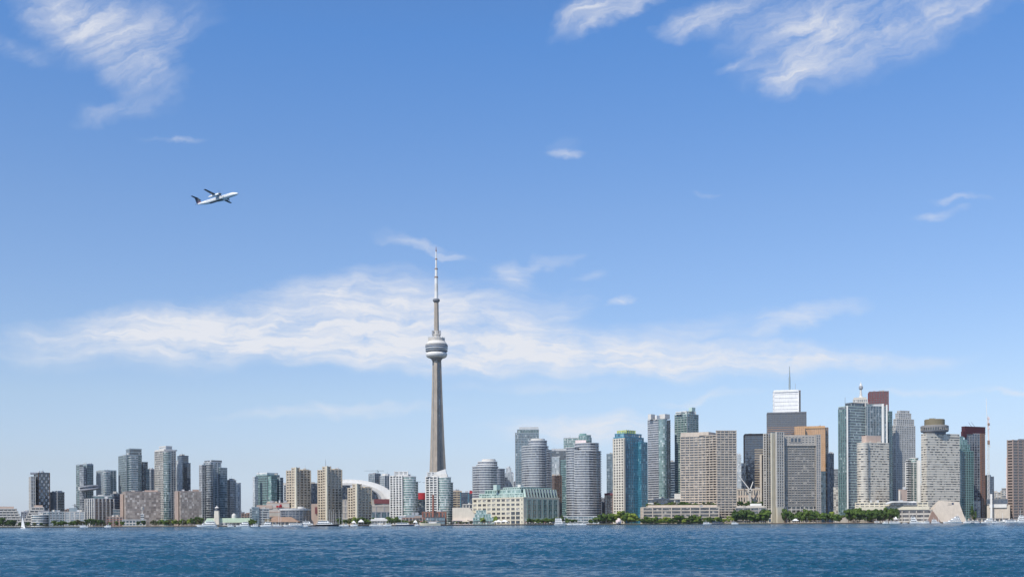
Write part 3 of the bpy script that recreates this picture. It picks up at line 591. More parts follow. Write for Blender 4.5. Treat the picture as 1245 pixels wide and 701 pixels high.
B('navy_block', 'dark navy glass block between the two tall cream towers', 'office', [('facade', Fr(372, 392, 1960, 24), S('navy', 'navy', fh=4, bh=.4), 588, None), ('base', Fr(372, 392, 1945, 20), 'pinkstone', 612, None), ('red_banner', Fr(383, 387, 1944, .4), 'redpanel', 616, 624)])
def stadium():
    D = 1990.; k = D / FPX; cx = 420.; p = pt(cx, 607, D); z0 = p.z - 1.2
    r = thing('domed_stadium', 'white domed stadium with dark glazed end behind the shortest cream tower', 'stadium', (p.x, D, 1.2))
    def arch(hw, h, th, y, dep, mat, name, cap=None):
        mb = MB(); n = 40; rings = []
        for j in range(n + 1):
            t = math.pi * j / n; c, s = math.cos(t), math.sin(t) ** .92
            o = (hw * k * c, h * k * s); i = ((hw - th) * k * c, max(0, (h - th * .55)) * k * s)
            rings.append([(i[0], y, z0 + i[1]), (o[0], y, z0 + o[1]), (o[0] * .93, y + dep, z0 + o[1] * .96), (i[0] * .93, y + dep, z0 + i[1] * .9)])
        mb.loft(rings, M[mat]); return mb.build(name, r)
    arch(57.5, 25.3, 13, 20, 60, 'white', 'outer_roof_panel'); arch(47.5, 20.6, 6.5, 8, 22, 'offw', 'inner_roof_panel'); arch(42.5, 18.4, 1.6, 6, 6, 'grey', 'roof_rim')
    mb = MB(); n = 30; poly = [(39 * k * math.cos(math.pi * j / n), 17.6 * k * math.sin(math.pi * j / n)) for j in range(n + 1)]
    mb.face([(a, 7.2, z0 + b) for a, b in poly], G['navy']); 
    for q in range(-3, 4): mb.box((q * 11 * k, 6.9, z0 + 7 * k * math.cos(q / 4)), (.5, .4, 13 * k * math.cos(q / 4)), M['greyd'])
    for zz_ in (5, 10): mb.box((0, 6.95, z0 + zz_ * k), (60 * k, .35, .5), M['greyd'])
    mb.build('end_glazing', r)
    mb = MB(); n = 14; pl = [(60 * k * math.cos(math.pi + math.pi * j / n), 14 * math.sin(math.pi + math.pi * j / n) + 10) for j in range(n + 1)] + [(60 * k, 90), (-60 * k, 90)]
    facade(mb, pl, 0, z0, S('conc', 'conc_l', 'lav', fh=10, bh=2, ps=12, pw=1.2, bo=.6)); mb.build('drum', r)
    mb = MB(); facade(mb, [(2 * k * 15, -6.4), (2 * k * 28.6, 1.6), (2 * k * 28.6, 3), (2 * k * 15, -5)], z0 * .26, z0 * .5, S('blue', 'lav', 'lav', fh=9, bh=.6, ps=9, pw=2)); mb.build('window_band', r)
    mb = MB(); mb.prism([(35 * k, -3.4), (57.4 * k, 4), (57.4 * k, 5.6), (35 * k, -2)], z0 * .84, z0 * 1.02, M['redpanel']); mb.build('red_sign_band', r)
    mb = MB(); mb.prism([(-38 * k, -6), (-12 * k, -7), (-12 * k, -5.6), (-38 * k, -4)], z0 * .84, z0 * 1.0, M['redpanel']); mb.build('red_sign_band', r)
stadium()
def crane(name, label, px, D, yb, yt, j0, j1, col, yj=None, jy1=None, w=1.0):
    a = pt(px, yb, D); o = a.copy(); r = thing(name, label, 'crane', o); zt = Z(px, yt, D) - o.z; mb = MB(); c = M[col]
    for sx, sy in ((-1, -1), (1, -1), (1, 1), (-1, 1)): mb.tube((sx * w, sy * w, 0), (sx * w, sy * w, zt), .22 * w, .22 * w, c, 5)
    n = max(2, int(zt / (3.2 * w)))
    for q in range(n):
        za, zb = zt * q / n, zt * (q + 1) / n; s = 1 if q % 2 else -1
        mb.tube((-w * s, -w, za), (w * s, -w, zb), .15 * w, .15 * w, c, 4); mb.tube((-w, w * s, za), (-w, -w * s, zb), .15 * w, .15 * w, c, 4)
    mb.build('mast', r); zj = (Z(px, yj, D) - o.z) if yj else zt - 1
    e0 = pt(j0, (yj or yt + .8), D); e1 = pt(j1, jy1 if jy1 else (yj or yt + .8), D); jb = MB()
    for e, wd in ((e0, .8), (e1, 1.0)):
        p, q = Vector((0, 0, zj)), Vector((e.x - o.x, 0, e.z - o.z))
        for dy, dz_ in ((-.8, 0), (.8, 0), (0, 1.4)): jb.tube(p + Vector((0, dy * w, dz_ * w)), q + Vector((0, dy * w * .5, dz_ * w * .6)), .2 * wd * w, .16 * wd * w, c, 5)
    jb.build('jib', r); cb = MB(); cb.box((1.6 * w, -1.4, zj - 1.6), (1.8, 1.8, 2.4), c); cb.build('cab', r); return r
B('glass_tower', 'small dark glass tower under a horizontal crane behind the dome', 'condo tower', [('facade', Cn(448.5, 456, 463, 2150, 45), S('blue', 'grey', fh=3, bh=.8, ps=5), 575.8, None), ('roof_edge', Cn(449, 456, 462.5, 2152, 45), 'greyd', 574.8, 576)])
crane('tower_crane', 'thin horizontal tower crane above the small dark glass tower behind the dome', 459, 2160, 576, 570.5, 443, 467, 'bluegrey', 572.3)
B('glass_tower', 'pale topped glass tower directly behind the right slope of the dome', 'condo tower', [('facade', Cn(462.5, 468, 476.5, 2130, 50), S('blue', 'pale', fh=3, bh=.8, ps=6, pw=1.2), 578, None), ('crown', Cn(464.5, 469, 474, 2138, 50), 'offw', 575.4, 578)])
def white_condo(label, p0, pr, p1, D, yt, pent, slope=None):
    r = B('white_condo', label, 'condo tower', [('facade', Cn(p0, pr - 2, p1 - 6, D, 30), S('dark', 'white', 'white', fh=3, bh=1.1, ps=6.5, pw=1.7, po=.7), yt + 1.5, None), ('corner_bay', Ro(pr - 2, p1 - 2.5, D - 2, n=22), S('pgreen', 'white', fh=3, bh=.8, bo=.6), yt + 2.5, None), ('right_wing', Ro(p1 - 12, p1, D + 10, n=22), S('green', 'pale', fh=3, bh=.8, bo=.6), yt + 9, None),
        ('penthouse', Fr(pent[0], pent[1], D + 6, 14), S('grey', 'white', 'white', fh=4, bh=1.6, ps=6, pw=2), pent[2], yt + 1.5)], 'white framed condos by the old power house')
    return r
white_condo('white framed round cornered condo with flat roof beside the dome', 474.5, 491, 508.5, 1790, 576.5, (480, 496, 573))
b2 = white_condo('white framed round cornered condo with slanted white roof wedge before the tallest tower', 518, 534, 551, 1800, 577.5, (520, 529, 574))
def wedge():
    D = 1806.; o = b2.location; mb = MB(); a, b, c, d = pt(528, 576, D), pt(543, 576.5, D), pt(528.5, 574, D), pt(541.5, 569.6, D)
    y0 = D - o.y
    mb.loft([[(q.x - o.x, y0 + dy, q.z - o.z) for q in (a, b, d, c)] for dy in (0, 14)], M['white']); mb.build('roof_wedge', b2)
    mb = MB(); e = pt(542, 571, D); mb.prism([(a.x - o.x - 1, y0 - 1), (b.x - o.x + 1, y0 - 1), (b.x - o.x + 1, y0 + 16), (a.x - o.x - 1, y0 + 16)], a.z - o.z - 6, a.z - o.z, M['offw']); mb.build('roof_slab', b2)
wedge()
B('red_drum_building', 'low glass building with bright red drum top between the two white condos', 'building', [('facade', Fr(507, 519, 1860, 18), S('green', 'grey', fh=4, bh=1, ps=5, pw=.8), 606, None), ('red_drum', Ro(508, 519.5, 1850, n=24), 'red', 598.5, 606.5)])
B('power_house', 'old red brick power house with tall brick chimney stack', 'building', [('facade', Fr(514, 542, 1738, 18), S('win', 'brick', 'brick', fh=9, bh=2.5, ps=5, pw=2.4), 622, None), ('roof_parapet', Fr(513.5, 542.5, 1737.5, 19), 'brown2', 621.4, 622.2), ('low_wing', Fr(517, 541, 1728, 8), S('blue', 'darkroof', fh=5, bh=1.2), 628.5, None)])
def stack():
    r = bpy.data.objects['power_house']; o = r.location; D = 1734.; k = D / FPX; mb = MB(); zc = lambda y: Z(526.7, y, D) - o.z
    mb.lathe([(1.55 * k, 0), (1.05 * k, zc(602.5)), (1.3 * k, zc(602.3)), (1.3 * k, zc(601.2)), (.9 * k, zc(601))], M['brick'], 14, (X(526.7, D) - o.x, D - o.y)); mb.build('chimney', r)
stack()
B('brick_market_hall', 'low brick hall with grey pitched roof left of the power house', 'building', [('facade', Fr(489, 514, 1732, 18), S('win', 'brick', 'pinkbrick', fh=5, bh=1.6, ps=5, pw=1.8), 629, None), ('roof', Fr(494, 513, 1736, 12), 'bluegrey', 625.6, 629), ('gable', Fr(504, 511, 1731, 3), 'pinkbrick', 626.6, 629.4), ('entry', Fr(484, 493, 1736, 12), S('steel', 'white', fh=4, bh=1.4), 626.5, None)])
B('white_pavilion', 'low white tent roofed pavilion among the trees left of the power house', 'pavilion', [('facade', Fr(449.5, 474.5, 1722, 12), S('winl', 'offw', 'offw', fh=3.4, bh=.7, ps=4, pw=.8), 632.8, None), ('roof', Fr(451, 473, 1720, 15), 'white', 630.4, 632.8), ('roof_ridge', Fr(455, 468, 1724, 7), 'white', 629.2, 630.4)])
B('banded_block', 'small brown banded block right of the second white condo', 'office', [('facade', Fr(550, 561.5, 2000, 18), S('brown', 'creamd', fh=3.4, bh=1.3, ps=7, pw=.8), 597, None), ('roof_edge', Fr(550, 561.5, 2002, 14), 'brown2', 596.2, 597)])
B('navy_block', 'dark blue glass block with red sign on its roof left of the banded round condo', 'office', [('facade', Fr(560, 579, 1990, 22), S('navy', 'bluedk', 'teal', fh=4, bh=.4, ps=12, pw=1), 599, None), ('red_sign', Fr(571, 578.5, 1989, 2), 'red', 595.8, 599.6)])
B('grid_building', 'small white gridded building in front of the dark blue block', 'building', [('facade', Fr(563, 582, 1890, 16), S('navy', 'white', 'white', fh=6, bh=1.4, ps=5.2, pw=1.5), 613, None), ('roof_edge', Fr(562.4, 582.4, 1889, 17), 'white', 612.3, 613.2)])
def theatre():
    D = 1765.; a, b = pt(550, 616.6, D), pt(578, 618, D); o = Vector(((a.x + b.x) / 2, D, 1.2)); r = thing('theatre_hall', 'blank cream theatre hall with sloping roof left of the green glass atrium', 'theatre', o)
    mb = MB(); zl, zr = a.z - o.z, b.z - o.z; x0, x1 = a.x - o.x, b.x - o.x
    mb.loft([[(x0, y, 0), (x1, y, 0), (x1, y, zl * .55), (x1 - 10, y, zl), (x0, y, zl)] for y in (0, 26)], M['creamy']); mb.build('wall', r)
    mb = MB(); facade(mb, [(x0, -6), (x1 + 4, -6), (x1 + 4, -.2), (x0, -.2)], 0, 6.5, S('dark', 'pinkwhite', 'tan', fh=6.5, bh=1.0, ps=7)); mb.build('entrance', r)
theatre()
BAND = S('lav', 'pale', 'pale', fh=3.1, bh=1.2, bo=.9)
B('banded_round_condo', 'round fronted grey banded condo behind the green roofed warehouse, leftmost of the round ones', 'condo tower', [
    ('facade', Ro(574.5, 606, 1830, dep=24), BAND, 566.5, None), ('right_wing', Ro(594, 614, 1842, dep=18), S('lav', 'lav', fh=3.1, bh=1.1, bo=.8), 569.5, None), ('crown', Ro(581, 605, 1838, dep=15), S('lav', 'white', fh=3, bh=1.3, bo=.5), 560.5, 566.5), ('penthouse', Ro(586, 603, 1842, dep=10), 'offw', 557.5, 560.6)])
B('spired_tower', 'slim grey tower with rounded pointed glass top right of the leftmost round condo', 'tower', [('facade', Fr(613, 624.5, 2300, 24), S('steel', 'lav', 'pale', fh=3.4, bh=.6, ps=6, pw=1), 575, None), ('vault_top', Fr(615.5, 622, 2303, 12), S('steel', 'pale', fh=3, bh=.6), 569, 575), ('pinnacle', Ro(617, 620.6, 2305, n=12), 'steel', 566.5, 569), ('dark_wing', Fr(612, 617.5, 2280, 16), S('navy', 'greyd', fh=3.4, bh=.6), 580, None)])
B('slanted_glass_tower', 'tall grey glass tower with slanted left shoulder and pale top rim behind round condo', 'tower', [
    ('facade', Fr(627, 655.5, 2050, 34), S('blue', 'bluegrey', 'grey', fh=3.6, bh=.8, ps=5, pw=.4), 526, None), ('upper_floors', Fr(629.5, 655.5, 2051, 33), S('green', 'bluegrey', 'grey', fh=3.6, bh=.8, ps=5, pw=.4), 522, 526), ('roof_screen', Fr(632, 655.3, 2054, 20), 'pale', 518.6, 522)])
B('banded_round_condo', 'round fronted grey banded condo in front of the slanted glass tower', 'condo tower', [
    ('facade', Ro(635, 667, 1850, dep=26), BAND, 541.5, None), ('right_wing', Ro(652, 671, 1860, dep=18), BAND, 546.5, None), ('crown', Ro(643, 665.5, 1858, dep=16), S('lav', 'pale', fh=3, bh=1.3, bo=.5), 535, 541.5), ('penthouse', Ro(645.5, 663, 1862, dep=11), 'offw', 532.6, 535.2)])
B('banded_round_condo', 'broadest round fronted grey banded condo right of the brown block', 'condo tower', [
    ('facade', Ro(689, 731, 1800, dep=32), BAND, 547.5, None), ('left_wing', Ro(689, 704, 1806, dep=16), BAND, 543.5, None), ('crown', Ro(699, 728.5, 1808, dep=22), S('lav', 'pale', fh=3, bh=1.3, bo=.5), 538, 547.5), ('penthouse', Fr(700, 713, 1822, 14), 'pinkwhite', 534.6, 538.2), ('podium', Fr(684, 728, 1760, 22), S('blue', 'pale', fh=4, bh=1.2, ps=8), 627, None)])
B('dark_gate_tower', 'tower with dark top, pale glass panel and green right strip between the round condos', 'office', [
    ('facade', Fr(670, 690, 2060, 30), S('dark', 'greyd', fh=4, bh=.6), 548, None), ('roof_screen', Fr(671, 689, 2066, 18), 'pale', 544.8, 548), ('pale_panel', Fr(671, 680.5, 2057, 3), S('steel', 'steel', fh=4, bh=.2), 555.5, None), ('green_strip', Fr(682, 690, 2040, 12), S('green', 'coppergreen', fh=4, bh=.8), 559.5, None)])
B('brown_block', 'slim dark brown block between the two right round condos', 'office', [('facade', Cn(671, 674, 683, 1960, 60), S('brown', 'brown', 'brown2', fh=3.5, bh=.8, ps=4), 578, None), ('roof_box', Fr(671.5, 678, 1966, 8), 'tan', 576, 578.2)])
B('pale_green_tower', 'pale green glass tower with curved roof fin behind the broadest round condo', 'tower', [('facade', Fr(686, 719.5, 2150, 30), S('pgreen', 'pale', 'coppergreen', fh=3.5, bh=.8, ps=6, pw=.5), 532, None), ('curved_fin', Ro(704, 719, 2140, n=24, dep=9), S('pgreen', 'coppergreen', fh=3.5, bh=.3), 529, 536), ('roof_fin', Ro(705, 713.5, 2144, n=16, dep=5), 'coppergreen', 526.6, 529)])

# ------------------------------------------------------------------ cream warehouse terminal with green glass top
def warehouse():
    D = 1722.; fp = Cn(574.5, 636.5, 680, D, 42); L, C, R, K = fp; o = Vector((C[0], C[1], 1.2))
    r = thing('warehouse_terminal', 'big cream concrete warehouse with green glass upper storeys and pale left face', 'building', o)
    loc = lambda p: (p[0] - o.x, p[1] - o.y); H = Z(637, 604.5, D) - 1.2; poly = [loc(p) for p in fp]
    mb = MB(); mb.prism(poly, 0, H, M['cream'], top=M['conc_d']); nf = 6; fh = H / nf
    Lw = Vector(poly[0]).length; Rw = Vector(poly[2]).length
    dl = Vector(poly[0]) / Lw; dr = Vector(poly[2]) / Rw; nl = Vector((-dl.y, dl.x)) * 1.0; nr = Vector((dr.y, -dr.x))
    if nl.y > 0: nl = -nl
    if nr.y > 0: nr = -nr
    mb.prism(inset(poly, .5), H - .8, H + 1.0, M['cream']); 
    for k in range(1, nf): mb.prism(inset(poly, .12), fh * k - .25, fh * k + .25, M['cream'])
    wall = mb.build('wall', r)
    # windows of the pale left face: recessed look by a dark pane in a thin frame
    ang_l = math.atan2(dl.y, dl.x); ang_r = math.atan2(dr.y, dr.x); nc = 10; cw = (Lw - 7) / nc
    def wmesh(w, h, g, fr):
        m_ = MB(); m_.box((0, 0, 0), (w, .24, h), g); 
        for sx in (-1, 1): m_.box((sx * w / 2, 0, 0), (.22, .5, h + .3), M[fr])
        m_.box((0, 0, 0), (.16, .4, h), M[fr]); m_.box((0, 0, h / 2), (w, .5, .2), M[fr]); m_.box((0, 0, -h / 2 - .1), (w + .4, .7, .25), M[fr])
        return m_.mesh('window')
    w1 = [wmesh(cw * .66, fh * .50, G[g], 'conc_l') for g in ('win', 'dark', 'winl', 'win')]; w2 = wmesh(cw * .78, fh * .72, G['dark'], 'offw'); w3 = wmesh(1.9, fh * .4, G['dark'], 'cream')
    for k in range(nf):
        for c in range(nc):
            if k < 2 and c > 7 - 1: continue
            p = dl * (6.2 + cw * (c + .5)) + nl * .12
            me = w2 if (c < 2 and k < 3) else w1[rnd.randrange(4)]
            child(r, me, 'window', (p.x, p.y, fh * (k + .52)), (0, 0, ang_l))
        p = dl * 3.0 + nl * .12; child(r, w3, 'window', (p.x, p.y, fh * (k + .55)), (0, 0, ang_l))
    # dark green glazed bays of the right face
    nb = 6; bw = (Rw - 9) / nb; bm = MB(); bh = H - fh * 1.75
    facade(bm, [(-bw * .3, -.5), (bw * .3, -.5), (bw * .3, .3), (-bw * .3, .3)], 0, bh, S('dark', 'coppergreen', 'coppergreen', fh=fh, bh=.7, bo=.25, ps=bw * .3, pw=.35, po=.35, top=.4)); bme = bm.mesh('glazed_bay')
    for b_ in range(nb):
        p = dr * (5.5 + bw * (b_ + .5)) + nr * .05; child(r, bme, 'glazed_bay', (p.x, p.y, fh * 1.35), (0, 0, ang_r))
    am = MB(); facade(am, [tuple(dr * 4 + nr * 3), tuple(dr * (Rw - 4) + nr * 3), tuple(dr * (Rw - 4) - nr * .1), tuple(dr * 4 - nr * .1)], 0, fh * .95, S('dark', 'coppergreen', 'conc_l', fh=fh, bh=.8, ps=6, pw=1)); am.build('arcade', r)
    # upper green glass storeys set back, stepped
    def setback(p0, pc, p1, DD, ytop, ybot, nm, st): return add(r, nm, Cn(p0, pc, p1, DD, 42), st, Z(pc, ytop, DD), Z(pc, ybot, DD))
    st = S('pgreen', 'palegreen', 'palegreen', fh=3.3, bh=.9, bo=.3, ps=5.5, pw=.7, po=.5)
    u1 = setback(583, 635.5, 677, D + 7, 599.2, 604.5, 'glass_storeys', st); setback(590, 633.5, 674, D + 12, 594.6, 599.2, 'glass_storeys', st); setback(612, 631.5, 670, D + 17, 592.2, 594.6, 'glass_storeys', S('green', 'palegreen', 'palegreen', fh=3, bh=.9, ps=5))
    # sloped glazed mansard dormers along the right side
    dm = MB(); dh = Z(637, 594, D) - Z(637, 604, D); dm.loft([[(-2.4, -2.2, 0), (2.4, -2.2, 0), (2.4, 3, 0), (-2.4, 3, 0)], [(-2.0, .6, dh), (2.0, .6, dh), (2.0, 3, dh), (-2.0, 3, dh)]], G['dark'])
    for sx in (-2.5, 2.5): dm.loft([[(sx - .35, -2.6, 0), (sx + .35, -2.6, 0), (sx + .35, 3, 0), (sx - .35, 3, 0)], [(sx - .35, .2, dh + .3), (sx + .35, .2, dh + .3), (sx + .35, 3, dh + .3), (sx - .35, 3, dh + .3)]], M['palegreen'])
    dme = dm.mesh('sloped_dormer')
    for b_ in range(11):
        q = dr * (9 + (Rw - 16) * b_ / 10) - nr * 2.5; child(r, dme, 'sloped_dormer', (q.x, q.y, H + .9), (0, 0, ang_r))
    setback(629.5, 633, 637, D + 26, 588.5, 594, 'lift_house', 'offw'); setback(600, 604, 608.5, D + 34, 588.8, 595, 'lift_house', 'palegreen')
    return r
warehouse()
def atrium():
    D = 1724.; a, b, c = pt(574.5, 634, D), pt(600, 634, D), pt(585, 620, D); o = Vector(((a.x + b.x) / 2, D - 10, 1.2)); r = thing('glass_atrium', 'stepped green glass atrium at the foot of the pale warehouse face', 'atrium', o)
    for p0, p1, yt, yb, d in ((575, 601, 629.5, None, 0), (577, 597, 625.2, 629.5, 5), (579, 591, 620.6, 625.2, 9)):
        add(r, 'glass_tier', Fr(p0, p1, D - 12 + d, 12), S('pgreen', 'coppergreen', 'white', fh=3, bh=.5, ps=4, pw=.35, po=.4), Z(587, yt, D), 1.2 if yb is None else Z(587, yb, D))
    add(r, 'awning', Fr(575.5, 601.5, D - 14, 2.5), 'coppergreen', Z(587, 631.8, D), Z(587, 632.6, D))
atrium()

# ------------------------------------------------------------------ right of the warehouse
B('blue_grey_tower', 'plain blue grey tower left of the teal tower', 'office', [('facade', Fr(738, 751, 2100, 26), S('blue', 'bluegrey', 'bluegrey', fh=3.6, bh=.6, ps=3, pw=.5), 551.5, None)])
B('tower_under_construction', 'low concrete frame building under construction with reddish floors left of teal tower', 'construction site', [('facade', Fr(735.5, 748, 1840, 16), S('brown', 'pinkbrick', 'brown2', fh=3.2, bh=.7, bo=.8, ps=4, pw=.8), 600, None), ('formwork', Fr(735, 747.5, 1838, 18), 'redpanel', 599, 601.5), ('low_annex', Fr(732, 738, 1850, 12), 'greyd', 610, None)])
crane('tower_crane', 'small crane with raised jib above the construction frame left of the teal tower', 743.5, 1846, 602, 596.5, 739, 745.5, 'steel', 597.5, 590.5)
B('teal_tower', 'bright teal glass tower with cream left face and yellow green roof box', 'condo tower', [
    ('facade', Cn(746.5, 759.5, 783, 1745, 48), S('teal', 'teal', 'teal', fh=3.4, bh=.6, bo=.2, ps=4.2, pw=.35, po=.3), 531, None),
    ('right_wing', Cn(776, 780, 787.5, 1760, 48), S('teal', 'teal', fh=2.9, bh=.5, bo=.12, ps=3.4, pw=.25, po=.2), 537.5, None),
    ('stone_panel', Cn(746.2, 758.6, 759.6, 1743, 48), S('win', 'creamy', 'creamy', fh=4.2, bh=1.7, bo=.3, ps=5.2, pw=2.2, po=.4), 532.5, None),
    ('top_floors', Cn(748, 759.5, 780.5, 1748, 48), S('teal', 'teal', fh=2.9, bh=.4), 526.8, 531), ('roof_box', Cn(751.5, 762, 772.5, 1756, 48), S('pgreen', 'yellowgreen', 'yellowgreen', fh=3, bh=1.6, ps=5, pw=2), 522.8, 526.8)])
B('slender_tower', 'tall slender banded tower with white crown fins, left of the pair', 'condo tower', [
    ('facade', Cn(788, 803, 815.5, 1900, 46), S('lav', 'pale', 'pale', fh=3, bh=1.1, bo=.6, e=[0, 2]), 509.5, None), ('glass_bay', Ro(801, 811.5, 1890, n=16), S('pgreen', 'bluegrey', fh=3, bh=.5), 509.5, None),
    ('right_strip', Cn(809, 812, 815.5, 1904, 46), S('dark', 'greyd', fh=3, bh=.6), 511, None), ('crown_left', Cn(788.3, 792, 797, 1905, 46), 'offw', 503, 509.5), ('crown_fin', Cn(797, 799, 803, 1902, 46), 'white', 504.5, 509.5), ('crown_right', Cn(802, 809, 815, 1906, 46), 'offw', 502.8, 508.5)])
B('slender_tower', 'tall slender green glass tower with stepped white crown, right of the pair', 'condo tower', [
    ('facade', Cn(821, 836, 849.5, 1910, 46), S('green', 'palegreen', 'grey', fh=3, bh=.7, bo=.4, ps=7, pw=.6), 503, None), ('crown', Cn(824, 835, 846, 1918, 46), S('steel', 'offw', 'offw', fh=5, bh=2, ps=6, pw=2), 499.5, 503.5), ('crown_fin', Cn(838, 842, 846, 1916, 46), 'palegreen', 494.8, 499.5), ('roof_edge', Cn(822, 829, 838, 1914, 46), S('green', 'white', fh=3, bh=1.2), 500.5, 503)])
B('blue_slab', 'dark blue glass slab seen between the two slender towers', 'office', [('facade', Fr(814, 832, 2120, 30), S('navy', 'bluegrey', fh=3.6, bh=1.0), 561, None), ('roof_edge', Fr(816, 830, 2124, 20), 'pale', 560, 561)])
B('elevated_deck', 'low white elevated roadway deck behind the teal tower foot', 'viaduct', [('facade', Fr(786, 832, 1850, 12), S('dark', 'white', 'offw', fh=7, bh=2.4, ps=14, pw=1.4), 606.5, None), ('parapet', Fr(786, 832, 1848.5, 1), 'offw', 605.4, 606.5), ('white_house', Fr(820, 829, 1846, 8), 'white', 599.5, 606.5)])
# big beige gridded slab
HS = S('win', 'beige', 'beige', fh=3.1, bh=1.25, bo=.8, ps=6.5, pw=.7, po=.5)
def big_slab():
    D = 1760.; n = 9; front = []; th = rad(33)
    L0, C0 = Cn(828, 871.5, 895, D, 33)[:2]
    for j in range(n + 1):
        t = j / n; p = Vector(L0).lerp(Vector(C0), t); bow = 7.0 * math.sin(math.pi * t); front.append((p.x + bow * math.sin(th), p.y + bow * math.cos(th)))
    K = Cn(828, 871.5, 895, D, 33)[3]; off = Vector((math.sin(th), math.cos(th))) * 22
    wing = front + [(front[-1][0] + off.x, front[-1][1] + off.y), (front[0][0] + off.x, front[0][1] + off.y)]
    B('beige_slab', 'large beige gridded apartment slab with curved left face and projecting right end tower', 'apartment tower', [
        ('end_tower', Cn(871.3, 872, 895.5, D - 8, 84), HS, 523.2, None), ('facade', wing, HS, 528.5, None), ('blank_parapet', [tuple(Vector(q) - Vector((0, .8))) for q in front[:6]] + [(front[5][0] + off.x * .3, front[5][1] + off.y * .3), (front[0][0] + off.x * .3, front[0][1] + off.y * .3)], 'beige', 524.8, 529.5), ('roof_plant', Cn(850, 862, 872, D + 12, 33), 'beige', 524.5, 528.5)])
big_slab()
def podium():
    r = B('terrace_podium', 'low beige podium with framed dark floors and planted roof below the beige slab', 'building', [('facade', Cn(778.5, 782, 874, 1718, 85), S('win', 'beige', 'beige', fh=5.2, bh=1.3, bo=.5, ps=14, pw=1.2, po=.9), 616, None), ('planter_wall', Cn(784, 788, 872, 1735, 85), 'beige', 613.2, 616)])
podium()
B('terrace_podium', 'low dark podium with beige parapet behind dense trees right of beige slab', 'building', [('facade', Fr(894, 932, 1745, 16), S('dark', 'conc', 'conc', fh=5, bh=1.2, ps=13, pw=1), 616.5, None), ('white_roof', Fr(912, 926, 1752, 9), 'white', 611.6, 614.2), ('roof_garden_wall', Fr(896, 930, 1750, 10), 'conc_l', 614.4, 616.5)])
B('pale_slab', 'thin pale glass slab right behind the beige slab end tower', 'tower', [('facade', Fr(895, 901.5, 2150, 20), S('steel', 'pale', fh=3.5, bh=.7), 553, None), ('dark_slab', Fr(900, 907, 2180, 20), S('grey', 'greyd', fh=3.5, bh=.9), 563, None)])
B('black_tower', 'flat black glass office tower with brownish reflection, left of concrete slab tower', 'office tower', [('facade', Fr(906, 930, 2200, 40, yaw=-8), S('navy', 'black', 'black', fh=3.7, bh=.5, bo=.1, ps=2.6, pw=.3, po=.22, top=.2), 527.5, None), ('roof_band', Fr(906, 930, 2199.2, 40, yaw=-8), 'black', 526.6, 529), ('reflecting_bay', Fr(918, 930, 2196, 3, yaw=-8), S('brown', 'creamd', fh=3.7, bh=1.0), 546, 596)])  # brown and cream panel paints a beige reflection onto the black glass
B('arcaded_hall', 'long pink cream hall with tall window arcade behind the dark podium', 'building', [('facade', Fr(894, 932, 1960, 20), S('win', 'pinkstone', 'tan', fh=12, bh=3.4, ps=4.4, pw=2.2, po=.5), 594.5, None), ('roof_edge', Fr(893.6, 932.4, 1959, 22), 'tan', 593.4, 594.6)])
def boom(name, label, p0, y0, p1, y1, D):
    a, b = pt(p0, y0, D), pt(p1, y1, D); r = thing(name, label, 'crane', a); mb = MB(); d = b - a
    for dy, dz_ in ((-1, 0), (1, 0), (0, 1.6)): mb.tube((0, dy, dz_), (d.x, dy * .6, d.z + dz_ * .5), .55, .45, M['white'], 6)
    for q in range(9):
        t0, t1 = q / 9, (q + 1) / 9; mb.tube((d.x * t0, -1, d.z * t0), (d.x * t1, 1, d.z * t1), .3, .3, M['white'], 4)
    mb.build('boom', r); c = MB(); c.box((0, 0, -1.5), (5, 4, 4), M['offw']); c.build('slew_cab', r)
    w = MB(); w.tube((0, 0, -3), (0, 0, 1.2 - a.z), .9, .9, M['offw'], 6); w.build('mast', r)
boom('white_crane', 'long white crane boom leaning left before the black tower', 911, 595, 897.5, 577, 1945)
boom('white_crane', 'short white crane boom leaning right before the black tower', 912.5, 594, 915.5, 585.5, 1945)
